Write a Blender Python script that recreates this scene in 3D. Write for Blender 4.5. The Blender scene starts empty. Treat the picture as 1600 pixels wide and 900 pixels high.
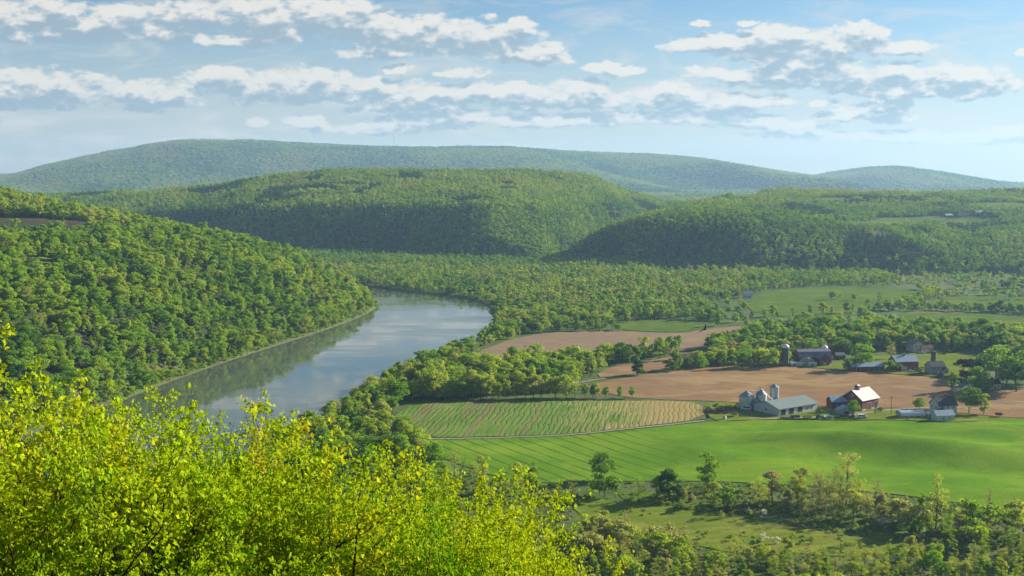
import bpy, math, random
import numpy as np
from mathutils import Vector
from mathutils.geometry import delaunay_2d_cdt

R = random.Random(7)
rng = np.random.default_rng(7)
scene = bpy.context.scene
COL = scene.collection
rad = math.radians
SUN_EL, SUN_AHEAD = 21.5, 26.0        # degrees above the horizon, degrees ahead of due right
HAZE, SUN_STR, SKY_STR, EXPO = 0.6e-4, 5.0, .05, 1.27
SKY_GAIN = (.64, .86, .96)
CLOUD_LIT, CLOUD_MID, CLOUD_SHADE, VEIL = (7.4, 7.0, 6.3), (4.9, 5.2, 5.3), (2.8, 3.7, 4.3), (6.5, 6.2, 5.6)

# ------------------------------------------------------------------ camera geometry
CAMZ, FPX, PIT = 150.0, 1716.0, math.atan(170 / 1716)
CP, SP = math.cos(PIT), math.sin(PIT)
def ray(px, py):
    a, b = px - 800.0, 450.0 - py
    return np.array([a, FPX * CP + b * SP, -FPX * SP + b * CP]) / FPX
def project(x, y, z):
    dz = z - CAMZ
    dep = y * CP - dz * SP
    return 800 + FPX * x / dep, 450 - FPX * (y * SP + dz * CP) / dep

# ------------------------------------------------------------------ noise and shape helpers
_perm = np.random.default_rng(3).random((256, 256))
def vnoise(x, y):
    xi, yi = np.floor(x).astype(int), np.floor(y).astype(int)
    fx, fy = x - xi, y - yi
    fx, fy = fx * fx * (3 - 2 * fx), fy * fy * (3 - 2 * fy)
    g = lambda a, b: _perm[a % 256, b % 256]
    return (g(xi, yi) * (1 - fx) + g(xi + 1, yi) * fx) * (1 - fy) + (g(xi, yi + 1) * (1 - fx) + g(xi + 1, yi + 1) * fx) * fy
def fbm(x, y, o=4):
    s, a, t = 0, 1, 0
    for i in range(o):
        s = s + a * vnoise(x * 2 ** i + 17.3 * i, y * 2 ** i + 5.1 * i); t += a; a *= .5
    return s / t - .5
def sstep(a, b, x):
    t = np.clip((x - a) / (b - a), 0, 1); return t * t * (3 - 2 * t)
def inside(x, y, poly):
    x, y = np.asarray(x), np.asarray(y)
    c = np.zeros(x.shape, bool)
    n = len(poly)
    for i in range(n):
        x0, y0 = poly[i]; x1, y1 = poly[(i + 1) % n]
        if y0 == y1: continue
        m = ((y0 > y) != (y1 > y)) & (x < (x1 - x0) * (y - y0) / (y1 - y0) + x0)
        c ^= m
    return c
def edge_dist(x, y, poly, closed=True):
    d = np.full(np.shape(x), 1e9)
    n = len(poly)
    for i in range(n if closed else n - 1):
        ax, ay = poly[i]; bx, by = poly[(i + 1) % n]
        vx, vy = bx - ax, by - ay
        t = np.clip(((x - ax) * vx + (y - ay) * vy) / (vx * vx + vy * vy + 1e-9), 0, 1)
        d = np.minimum(d, np.hypot(x - ax - t * vx, y - ay - t * vy))
    return d
def smooth_poly(p, it=2, closed=True):
    for _ in range(it):
        q = []
        n = len(p)
        for i in range(n if closed else n - 1):
            a, b = p[i], p[(i + 1) % n]
            q += [(a[0] * .75 + b[0] * .25, a[1] * .75 + b[1] * .25), (a[0] * .25 + b[0] * .75, a[1] * .25 + b[1] * .75)]
        p = q if closed else [p[0]] + q + [p[-1]]
    return p

# ------------------------------------------------------------------ terrain
LB_Y = [-400, 0, 300, 628, 731, 800, 936, 1000, 1110, 1226, 1330, 1375]
LB_X = [-420, -380, -340, -295, -272, -262, -232, -215, -186, -164, -160, -178]
RIVER = [(x, y) for x, y in zip(LB_X, LB_Y)] + [(-230, 1440), (-420, 1670), (-900, 2010), (-1400, 2150), (-1400, 2290), (-900, 2140),
         (-330, 1700), (-176, 1514), (-137, 1474), (-92, 1438), (-48, 1372), (-28, 1310), (-20, 1230), (-20, 1130),
         (-26, 1030), (-54, 940), (-80, 872), (-106, 775), (-122, 657), (-129, 613), (-165, 450), (-200, 250), (-250, 0), (-290, -400)]
RIVER = smooth_poly(RIVER, 2)
def interp(x, xs, ys): return np.interp(x, xs, ys)

def zfun(x, y):
    x = np.asarray(x, float); y = np.asarray(y, float)
    und = 2.2 * fbm(x / 150, y / 150, 3) * sstep(300, 500, y)
    # swales of the green field in front of the farm
    for (cx, cy, sx, sy, rot, h) in ((205, 610, 75, 16, -.25, 4.2), (160, 655, 60, 12, .35, -2.2), (250, 560, 90, 15, -.2, -2.0),
                                     (300, 640, 60, 18, .1, 2.5), (110, 590, 40, 20, -.8, 1.5), (260, 500, 80, 16, -.15, 1.6)):
        c, s = math.cos(rot), math.sin(rot)
        u, v = (x - cx) * c + (y - cy) * s, -(x - cx) * s + (y - cy) * c
        und = und + 1.55 * h * np.exp(-(u / sx) ** 2 - (v / sy) ** 2)
    und = und + 6 * np.exp(-((x - 370) / 90) ** 2 - ((y - 985) / 45) ** 2)
    und = und + 5 * sstep(1000, 1600, y) * sstep(0, 300, x)
    z = und
    # hill on the left bank
    s1 = interp(y, LB_Y + [3000], LB_X + [-178]) - x
    s2 = (1395 + 1.2 * (-170 - x) - y) / 1.56
    s = np.minimum(s1, s2)
    s = s - 9 + 16 * fbm(x / 90, y / 90 + 40, 3) * sstep(10, 90, s)
    sp = np.maximum(s, 0)
    hl = 98 * (1 - np.exp(-(sp / 118) ** 1.12)) + 0.090 * np.clip(y - 1180, 0, 420) * sstep(180, 330, s) + 9 * fbm(x / 160, y / 160) * sstep(30, 160, s)
    hl = hl - 12 * sstep(220, 300, s) * sstep(1260, 1180, y)
    z = np.where(s > 0, z + hl, z)
    # middle hill
    yf = interp(x, [-4000, -1500, -900, -316, -40, 60, 150, 320, 600, 1200], [3600, 2760, 2480, 2150, 2010, 2080, 2300, 2620, 2780, 2900]) + 120 * fbm(x / 280, y / 1200 + 9, 3)
    rx = [-6000, -3000, -1350, -1010, -845, -676, -406, -169, 0, 169, 338, 440, 800, 3000]
    rh = [70, 90, 108, 104, 128, 148, 164, 174, 170, 150, 114, 88, 70, 60]
    H = interp(x, rx, rh)
    t = np.clip((y - yf) / np.maximum(2900 - yf, 560), 0, 1.4)
    p = interp(t, [0, .06, .22, .45, .72, 1, 1.4], [0, .16, .53, .72, .87, 1, .8])
    hm = H * p + (30 * fbm(x / 330 + .3, y / 420 + 3, 3)) * sstep(.1, .5, t) + 10 * fbm(x / 90, y / 200 + 8, 3) * sstep(0, .2, t)
    hm = hm - (hm - 60) * sstep(3100, 4000, y)
    # plateau and spur on the right
    yr = interp(x, [-200, 50, 250, 400, 560, 700, 1200, 4000], [2040, 1960, 1850, 1750, 1690, 1620, 1530, 1500]) + 110 * fbm(x / 190, y / 700 + 30, 3)
    sr = np.minimum(y - yr, (x - (30 + (y - 1850) * .36)) * .85)
    srp = np.maximum(sr, 0)
    plate = interp(x, [0, 300, 550, 800, 4000], [86, 86, 74, 68, 60])
    wid = interp(x, [0, 400, 650, 900], [68, 85, 190, 240])
    hr = plate * (1 - np.exp(-(srp / wid) ** 1.3)) + .078 * np.clip(y - 2150, 0, 560) * sstep(80, 200, sr) + 34 * fbm(x / 260, y / 330 + 77, 4) * sstep(40, 200, sr)
    hr = hr + 17 * np.exp(-((x - 640) / 260) ** 2 - ((y - 2620) / 200) ** 2)
    hr = hr - (hr - 55) * sstep(2800, 3600, y)
    base = np.where(y > 2900, 55 * sstep(2900, 3600, y), 0)
    hills = np.maximum(np.maximum(hm * sstep(0, .02, t), hr * sstep(0, 5, sr)), base)
    z = np.maximum(z, np.where(hills > .5, hills + und * .4, z))
    # long mountain at the back
    f = y / 9000.0
    mx = [-9000, -5600, -4200, -3930, -3560, -3140, -2830, -2300, -2100, -1050, 0, 1050, 1570, 2100, 2570, 2830, 3150, 3410, 3780, 4200, 5200, 9000]
    mh = [120, 130, 175, 190, 275, 380, 424, 448, 452, 400, 378, 346, 310, 228, 150, 205, 250, 212, 132, 98, 90, 80]
    Hf = interp(x, mx, mh)
    rid = 9000 + 500 * fbm(x / 2200, x * 0 + 3.3, 2)
    tt = np.clip((y - 6200) / (rid - 6200), 0, 1)
    sh = sstep(0, 1, tt) ** 1.15
    gul = 330 * fbm(x / 1300 + .35 * y / 1300, y / 3600 + 4, 4) * np.sin(np.pi * tt)
    spur = 110 * np.exp(-((x - 1350 - (9000 - y) * .26) / 330) ** 2) * sstep(6100, 6900, y) * sstep(8600, 7600, y)
    spur = spur + 60 * np.exp(-((x + 2500 - (9000 - y) * .2) / 420) ** 2) * sstep(6100, 7200, y) * sstep(9200, 8000, y)
    mt = 55 + (Hf - 55) * sh + gul + spur
    mt = mt - (mt - 90) * sstep(9600, 12500, y)
    z = np.where(y > 6200, np.maximum(z, mt), z)
    # overlook slope under the camera
    rr = np.maximum(y - 1.5, 0) * .70 + np.abs(x) * .10
    fg = 148.3 - rr + 2.5 * fbm(x / 14, y / 14 + 5) * sstep(3, 12, y)
    z = np.where(fg > 0, np.maximum(z, fg), z)
    # river bed
    near = (y < 2350) & (x < 40)
    if np.any(near):
        xn, yn = x[near] if x.ndim else x, y[near] if y.ndim else y
        sd = edge_dist(xn, yn, RIVER) * np.where(inside(xn, yn, RIVER), 1, -1)
        w = sstep(-4, 6, sd + 3 * fbm(xn / 25, yn / 25 + 50, 2))
        if x.ndim: z = z.copy(); z[near] = z[near] * (1 - w) - 6.5 * w
        else: z = z * (1 - w) - 6.5 * w
    return z

def hit(px, py, start=60.0):
    d = ray(px, py)
    ts = np.concatenate([np.arange(start, 3200, 2.0), np.arange(3200, 12000, 12.0)])
    zz = zfun(d[0] * ts, d[1] * ts); rz = CAMZ + d[2] * ts
    k = np.argmax(zz > rz)
    if not (zz > rz)[k]: return None
    t0, t1 = ts[max(k - 1, 0)], ts[k]
    a, b = (rz - zz)[max(k - 1, 0)], (rz - zz)[k]
    t = t0 + (t1 - t0) * (a / (a - b) if a != b else 0)
    return np.array([d[0] * t, d[1] * t, CAMZ + d[2] * t])
def gnd(x, y): return float(zfun(np.array([x]), np.array([y]))[0])
def pxpoly(pts): return [tuple(hit(*p)[:2]) for p in pts]

# ------------------------------------------------------------------ node helpers
class NT:
    def __init__(s, tree): s.t = tree; s.n = tree.nodes; s.l = tree.links
    def new(s, typ, **kw):
        n = s.n.new(typ)
        for k, v in kw.items(): setattr(n, k, v)
        return n
    def put(s, sock, v):
        if v is None: return
        if isinstance(v, bpy.types.NodeSocket): s.l.new(v, sock)
        else: sock.default_value = v
    def math(s, op, a, b=None, c=None, clamp=False):
        n = s.new('ShaderNodeMath', operation=op, use_clamp=clamp)
        for i, v in enumerate((a, b, c)):
            if v is not None: s.put(n.inputs[i], v)
        return n.outputs[0]
    def vec(s, op, a, b=None, c=None):
        n = s.new('ShaderNodeVectorMath', operation=op)
        for i, v in enumerate((a, b, c)):
            if v is not None: s.put(n.inputs[i], v)
        return n.outputs[1] if op in ('DOT_PRODUCT', 'LENGTH') else n.outputs[0]
    def noise(s, vec, scale, detail=4, rough=.55, dist=0, lac=2.0):
        n = s.new('ShaderNodeTexNoise')
        if vec is not None: s.l.new(vec, n.inputs['Vector'])
        for k, v in (('Scale', scale), ('Detail', detail), ('Roughness', rough), ('Distortion', dist), ('Lacunarity', lac)): n.inputs[k].default_value = v
        return n.outputs[0]
    def ramp(s, fac, stops, interp='LINEAR'):
        n = s.new('ShaderNodeValToRGB'); n.color_ramp.interpolation = interp
        e = n.color_ramp.elements
        while len(e) < len(stops): e.new(.5)
        for i, (p, c) in enumerate(stops): e[i].position = p; e[i].color = (c if len(c) == 4 else (*c, 1))
        s.put(n.inputs[0], fac); return n.outputs[0]
    def rng(s, v, a, b, c=0., d=1., smooth=True):
        n = s.new('ShaderNodeMapRange'); n.interpolation_type = 'SMOOTHSTEP' if smooth else 'LINEAR'
        s.put(n.inputs[0], v)
        for i, q in enumerate((a, b, c, d)): n.inputs[i + 1].default_value = q
        return n.outputs[0]
    def mix(s, f, a, b, blend='MIX'):
        n = s.new('ShaderNodeMix', data_type='RGBA', blend_type=blend)
        s.put(n.inputs[0], f)
        s.put(n.inputs[6], (*a, 1) if isinstance(a, tuple) and len(a) == 3 else a)
        s.put(n.inputs[7], (*b, 1) if isinstance(b, tuple) and len(b) == 3 else b)
        return n.outputs[2]
    def sep(s, v):
        n = s.new('ShaderNodeSeparateXYZ'); s.l.new(v, n.inputs[0]); return n.outputs
    def comb(s, x, y, z=0.):
        n = s.new('ShaderNodeCombineXYZ')
        for i, v in enumerate((x, y, z)): s.put(n.inputs[i], v)
        return n.outputs[0]

def new_mat(name):
    m = bpy.data.materials.new(name); m.use_nodes = True; m.node_tree.nodes.clear()
    return m, NT(m.node_tree)
def finish(m, N, color, rough=.9, spec=.2, metal=0., bump=None, bdist=.1, bstr=1.):
    b = N.new('ShaderNodeBsdfPrincipled'); o = N.new('ShaderNodeOutputMaterial')
    N.put(b.inputs['Base Color'], (*color, 1) if isinstance(color, tuple) and len(color) == 3 else color)
    N.put(b.inputs['Roughness'], rough); N.put(b.inputs['Metallic'], metal); b.inputs['Specular IOR Level'].default_value = spec
    if bump is not None:
        bp = N.new('ShaderNodeBump'); bp.inputs['Distance'].default_value = bdist; bp.inputs['Strength'].default_value = bstr
        N.l.new(bump, bp.inputs['Height']); N.l.new(bp.outputs[0], b.inputs['Normal'])
    N.l.new(b.outputs[0], o.inputs[0]); return m

def weathered(name, c, rough=.75, metal=0., var=.25, scale=.8, spec=.3, boards=0):
    m, N = new_mat(name)
    tc = N.new('ShaderNodeTexCoord').outputs['Object']
    n = N.noise(tc, scale, 6, .65)
    col = N.mix(N.rng(n, .3, .75), tuple(v * (1 - var) for v in c), tuple(min(1, v * (1 + var)) for v in c))
    if boards:
        q = N.sep(tc); a = N.math('ADD', q[0], q[1])
        w = N.math('FRACT', N.math('MULTIPLY', a, boards))
        col = N.mix(N.math('MULTIPLY', N.rng(w, .85, .95), .45), col, tuple(v * .45 for v in c))
        st = N.noise(N.vec('MULTIPLY', tc, (3., 3., .25)), 1.2, 3, .6)
        col = N.mix(N.rng(st, .5, .75, 0, .35), col, tuple(v * .6 + .06 for v in c))
    return finish(m, N, col, rough, spec, metal)

# foliage: one material, the hue chosen by the "tint" each tree carries
def foliage_mat(name, stops, trans=.45, gain=1.0):
    m, N = new_mat(name)
    a = N.new('ShaderNodeAttribute', attribute_type='INSTANCER', attribute_name='tint')
    lv = N.new('ShaderNodeAttribute', attribute_type='GEOMETRY', attribute_name='leafvar')
    f = N.math('ADD', a.outputs['Fac'], N.math('MULTIPLY', N.math('SUBTRACT', lv.outputs['Fac'], .5), .16), clamp=True)
    col = N.ramp(f, stops)
    k = N.math('MULTIPLY_ADD', lv.outputs['Fac'], .42, 1.02 * gain)
    col = N.vec('MULTIPLY', col, N.comb(k, k, k))
    d = N.new('ShaderNodeBsdfDiffuse'); N.l.new(col, d.inputs[0])
    t = N.new('ShaderNodeBsdfTranslucent')
    N.l.new(N.vec('MULTIPLY', col, (1.25, 1.15, .6)), t.inputs[0])
    mx = N.new('ShaderNodeMixShader'); mx.inputs[0].default_value = trans
    N.l.new(d.outputs[0], mx.inputs[1]); N.l.new(t.outputs[0], mx.inputs[2])
    o = N.new('ShaderNodeOutputMaterial'); N.l.new(mx.outputs[0], o.inputs[0]); return m
M = {}
M['leaves'] = foliage_mat('tree_leaves', [(0, (.028, .066, .022)), (.2, (.065, .145, .020)), (.42, (.145, .275, .017)), (.62, (.275, .36, .026)),
                                           (.78, (.30, .34, .075)), (.9, (.28, .28, .11)), (1., (.23, .215, .14))])
M['yellow_leaves'] = foliage_mat('spring_leaves', [(0, (.10, .22, .010)), (.4, (.15, .29, .008)), (.7, (.315, .39, .010)), (.9, (.40, .33, .018)), (1., (.36, .22, .04))], .38)
M['plum_leaves'] = foliage_mat('plum_leaves', [(0, (.05, .02, .02)), (1, (.07, .035, .03))], .2)
M['blossom'] = foliage_mat('white_blossom', [(0, (.5, .5, .42)), (1, (.62, .6, .52))], .3)
def bark(name, c):
    m, N = new_mat(name); tc = N.new('ShaderNodeTexCoord').outputs['Object']
    n = N.noise(N.vec('MULTIPLY', tc, (6., 6., 1.)), 2.5, 5, .65)
    return finish(m, N, N.ramp(n, [(.3, tuple(v * .5 for v in c)), (.7, tuple(v * 1.3 for v in c))]), .95, .1, 0, n, .02)
M['bark'] = bark('bark', (.085, .07, .055))
M['dark_bark'] = bark('dark_bark', (.045, .034, .026))
M['pale_bark'] = bark('pale_bark', (.17, .15, .125))

def ground_mat():
    m, N = new_mat('ground')
    p = N.new('ShaderNodeNewGeometry').outputs['Position']
    z = N.sep(p)[2]
    n1, n2, n3 = N.noise(p, .012, 5, .6), N.noise(p, .09, 6, .65), N.noise(p, .9, 4, .7)
    c = N.mix(N.rng(n2, .38, .62), (.050, .085, .018), (.085, .145, .022))
    c = N.mix(N.rng(n1, .5, .66), c, (.115, .19, .024))
    c = N.mix(N.rng(N.noise(p, .035, 7, .72), .50, .62, 0, .85), c, (.12, .098, .055))
    c = N.mix(N.rng(n3, .45, .8, 0, .35), c, (.05, .05, .03))
    c = N.mix(N.rng(z, 9, 20, 0, .9), c, (.036, .042, .02))
    st = N.mix(N.noise(p, .12, 5, .7), (.05, .055, .03), (.17, .15, .10))
    c = N.mix(N.math('MULTIPLY', N.rng(N.math('ADD', z, N.math('MULTIPLY', N.noise(p, .05, 4, .7), 1.6)), -1.1, -.3, 1, 0), N.rng(z, -7, -3, .3, 1)), c, st)
    bump = N.math('ADD', n2, N.math('MULTIPLY', n3, .3))
    return finish(m, N, c, .95, .1, 0, bump, .8)
M['ground'] = ground_mat()

def field_mat(name, lo, hi, patch, row_dir, row_sp, row_col, row_w=.12, row_str=.5, patch_lim=(.5, .7), fine=1.2, wob=.6, bump=.12, tram=None, rb=.6):
    m, N = new_mat(name)
    p = N.new('ShaderNodeNewGeometry').outputs['Position']
    c = N.mix(N.rng(N.noise(p, .05, 6, .65), .3, .7), lo, hi)
    c = N.mix(N.rng(N.noise(N.vec('MULTIPLY', p, (1., 1.6, 1.)), .016, 5, .6, 1.0), *patch_lim), c, patch)
    f = N.noise(p, fine, 4, .75)
    c = N.mix(N.rng(f, .35, .75, 0, .4), c, tuple(v * .55 for v in lo))
    a = math.atan2(row_dir[1], row_dir[0])
    perp = N.vec('DOT_PRODUCT', p, (-math.sin(a), math.cos(a), 0.))
    w = N.math('ADD', perp, N.math('MULTIPLY', N.noise(p, .05, 2, .5), wob * 8))
    fr = N.math('FRACT', N.math('DIVIDE', w, row_sp))
    tri = N.math('ABSOLUTE', N.math('SUBTRACT', fr, .5))
    msk = N.math('MULTIPLY', N.rng(tri, row_w, row_w * .4), N.rng(N.noise(p, .03, 3, .6), .25, .6, .15, 1))
    c = N.mix(N.math('MULTIPLY', msk, row_str), c, row_col)
    if tram:
        sp, tw, tc_, st_, xr = tram
        w2 = N.math('ADD', perp, N.math('MULTIPLY', N.noise(p, .02, 1, .5), 3.))
        f2 = N.math('FRACT', N.math('DIVIDE', w2, sp))
        t2 = N.math('MULTIPLY', N.math('ABSOLUTE', N.math('SUBTRACT', f2, .5)), sp)
        k = N.math('MULTIPLY', N.rng(t2, tw, tw * .5), N.rng(N.sep(p)[0], xr[0], xr[1], 1, .07))
        k = N.math('MULTIPLY', k, N.rng(N.noise(p, .06, 3, .6), .3, .55, .3, 1))
        c = N.mix(N.math('MULTIPLY', k, st_), c, tc_)
    return m, N, c, N.math('SUBTRACT', f, N.math('MULTIPLY', msk, rb)), p

m, N, c, b, p = field_mat('green_crop', (.088, .195, .012), (.128, .25, .016), (.185, .29, .022), (48, -74), 3.1, (0.058, 0.133, 0.013), .3, .03,
                       (.42, .66), .7, .25, tram=(9.5, .95, (.04, .085, .018), .8, (45, 110)), rb=.0)
M['green_crop'] = finish(m, N, c, .85, .0, 0, b, .25)
m, N, c, b, p = field_mat('ploughed', (0.241, 0.145, 0.071), (0.307, 0.195, 0.095), (0.357, 0.249, 0.116), (90, 26), 4.5, (0.174, 0.120, 0.087), .28, .45, (.47, .62), 1.3, .7)
c = N.mix(N.rng(N.noise(N.vec('MULTIPLY', p, (.35, 2.2, 1.)), .018, 4, .6, .6), .52, .62, 0, .6), c, (0.191, 0.141, 0.112))
M['ploughed'] = finish(m, N, c, .95, .0, 0, b, .25)
m, N, c, b, p = field_mat('ploughed_pale', (0.232, 0.166, 0.104), (0.282, 0.207, 0.129), (0.307, 0.224, 0.124), (80, 40), 5.5, (0.174, 0.133, 0.104), .28, .5, (.5, .7), 1.3, .7)
M['ploughed_pale'] = finish(m, N, c, .95, .0, 0, b, .25)
m, N, c, b, p = field_mat('meadow', (0.083, 0.141, 0.022), (0.124, 0.183, 0.029), (0.174, 0.207, 0.042), (90, 10), 9., (0.091, 0.124, 0.033), .3, .2, (.5, .7), .8, 1.)
M['meadow'] = finish(m, N, c, .9, .0, 0, b, .3)
m, N, c, b, p = field_mat('lawn', (0.124, 0.178, 0.020), (0.166, 0.216, 0.028), (0.232, 0.241, 0.046), (60, 20), 7., (0.075, 0.108, 0.025), .3, .25, (.45, .65), .5, 1.)
M['lawn'] = finish(m, N, c, .9, .0, 0, b, .3)
m, N, c, b, p = field_mat('dark_soil', (.07, .06, .045), (.10, .09, .05), (.07, .11, .03), (90, 5), 9., (.06, .05, .04), .3, .4, (.45, .6), .8, 1.)
M['dark_soil'] = finish(m, N, c, .95, .0, 0, b, .3)
# striped field: rows of green, straw and bare soil
m, N, c, b, p = field_mat('striped_crop', (0.083, 0.183, 0.025), (0.124, 0.241, 0.033), (0.166, 0.257, 0.042), (10, 62), 3.4, (0.046, 0.091, 0.025), .22, .65, (.5, .7), 1.2, .9)
q = N.sep(p)
r = N.vec('DOT_PRODUCT', p, (-.985, .16, 0.))
band = N.noise(N.comb(N.math('MULTIPLY', r, .12), N.math('MULTIPLY', q[1], .006)), 1., 4, .6)
edge = N.math('ADD', q[0], N.math('MULTIPLY', N.math('SUBTRACT', N.noise(p, .05, 4, .7), .5), 60.))
row = N.rng(N.noise(N.comb(N.math('MULTIPLY', r, .9), N.math('MULTIPLY', q[1], .03)), 1., 3, .6), .42, .6)
c = N.mix(N.math('MULTIPLY', row, N.rng(edge, 20, 60, .35, 1)), c, (0.299, 0.241, 0.100))
c = N.mix(N.rng(edge, 62, 100, 0, .8), c, (0.315, 0.241, 0.100))
soil = N.math('MULTIPLY', N.rng(band, .53, .6), N.rng(edge, 30, 0, 0, 1))
c = N.mix(N.math('MULTIPLY', soil, .5), c, (0.191, 0.124, 0.079))
M['striped_crop'] = finish(m, N, c, .9, .0, 0, b, .3)

def track_mat():
    m, N = new_mat('gravel_track'); p = N.new('ShaderNodeNewGeometry').outputs['Position']
    return finish(m, N, N.mix(N.rng(N.noise(p, .4, 5, .7), .35, .65), (.19, .17, .10), (.30, .27, .21)), .95, .1)
M['track'] = track_mat()
def water_mat():
    m, N = new_mat('river_water'); p = N.new('ShaderNodeNewGeometry').outputs['Position']
    r = N.vec('MULTIPLY', p, (1., .35, 1.))
    b1 = N.noise(r, .35, 5, .6); b2 = N.noise(p, .03, 3, .6)
    wind = N.rng(N.noise(N.vec('MULTIPLY', p, (.6, 1.6, 1.)), .012, 4, .6, .8), .45, .62)
    b = N.new('ShaderNodeBsdfPrincipled'); o = N.new('ShaderNodeOutputMaterial')
    b.inputs['Base Color'].default_value = (.075, .095, .070, 1); b.inputs['IOR'].default_value = 1.5
    N.put(b.inputs['Roughness'], N.math('MULTIPLY_ADD', wind, .09, .035))
    bp = N.new('ShaderNodeBump'); bp.inputs['Distance'].default_value = .06
    N.put(bp.inputs['Strength'], N.math('MULTIPLY_ADD', wind, .35, .12))
    N.l.new(N.math('ADD', b1, N.math('MULTIPLY', b2, 2.)), bp.inputs['Height']); N.l.new(bp.outputs[0], b.inputs['Normal'])
    N.l.new(b.outputs[0], o.inputs[0]); return m
M['water'] = water_mat()
M['red_wood'] = weathered('red_barn_wood', (.20, .035, .03), .8, boards=1.2)
M['dark_red'] = weathered('dark_red_wood', (.12, .03, .028), .8, boards=1.2)
M['white_wood'] = weathered('white_boards', (0.515, 0.515, 0.481), .6, var=.1, boards=.8)
M['cream_wood'] = weathered('cream_boards', (0.457, 0.415, 0.332), .6, var=.1, boards=.8)
M['grey_wood'] = weathered('grey_boards', (.33, .34, .34), .7, var=.2, boards=.8)
M['green_metal'] = weathered('green_roof_metal', (.17, .215, .20), .5, .0, .12, boards=.7)
M['white_metal'] = weathered('white_roof_metal', (0.581, 0.564, 0.515), .45, .0, .1, boards=.7)
M['blue_metal'] = weathered('blue_grey_roof_metal', (0.232, 0.315, 0.398), .45, .0, .12, boards=.7)
M['grey_roof'] = weathered('grey_shingles', (.15, .16, .19), .85, 0, .25)
M['dark_roof'] = weathered('dark_shingles', (.045, .05, .06), .85, 0, .3)
M['galv'] = weathered('galvanised_steel', (.50, .54, .56), .38, .55, .12)
M['galv_dark'] = weathered('dull_steel', (.25, .29, .31), .45, .5, .2)
M['silo_stave'] = weathered('silo_staves', (.075, .085, .08), .9, 0, .3, boards=1.5)
M['dome'] = weathered('white_dome', (0.622, 0.622, 0.614), .35, .1, .08)
M['dark'] = weathered('painted_dark_opening', (.012, .013, .016), .6, 0, .1)  # near-black panel colour; the shade inside open doorways is painted on
M['glass'] = weathered('window_glass', (.03, .04, .055), .12, 0, .1, spec=.6)
M['trim'] = weathered('white_trim', (0.581, 0.581, 0.564), .6, 0, .05)
M['tan_dirt'] = weathered('heaped_silage', (.30, .27, .20), .95, 0, .2, .3)
M['concrete'] = weathered('concrete', (.42, .41, .38), .9, 0, .15)
M['wood_pole'] = weathered('pole_wood', (.10, .08, .06), .9, 0, .2)
M['rubber'] = weathered('rubber', (.02, .02, .02), .9, 0, .1)
M['yellow_paint'] = weathered('yellow_paint', (.55, .42, .05), .5, 0, .15)
M['green_paint'] = weathered('green_paint', (.04, .13, .04), .5, 0, .15)
M['blue_paint'] = weathered('blue_paint', (.05, .13, .28), .35, 0, .1)
M['white_paint'] = weathered('white_paint', (0.598, 0.606, 0.614), .3, 0, .05)
M['hay'] = weathered('hay', (.42, .35, .20), .95, 0, .2, 2.)
M['brush'] = weathered('brushwood', (.10, .07, .05), .95, 0, .4, 2.)
M['lamp'] = weathered('lamp_lens', (.75, .75, .7), .15, 0, .05)
M['feather'] = weathered('feathers', (.018, .014, .012), .8, 0, .2)

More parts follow.
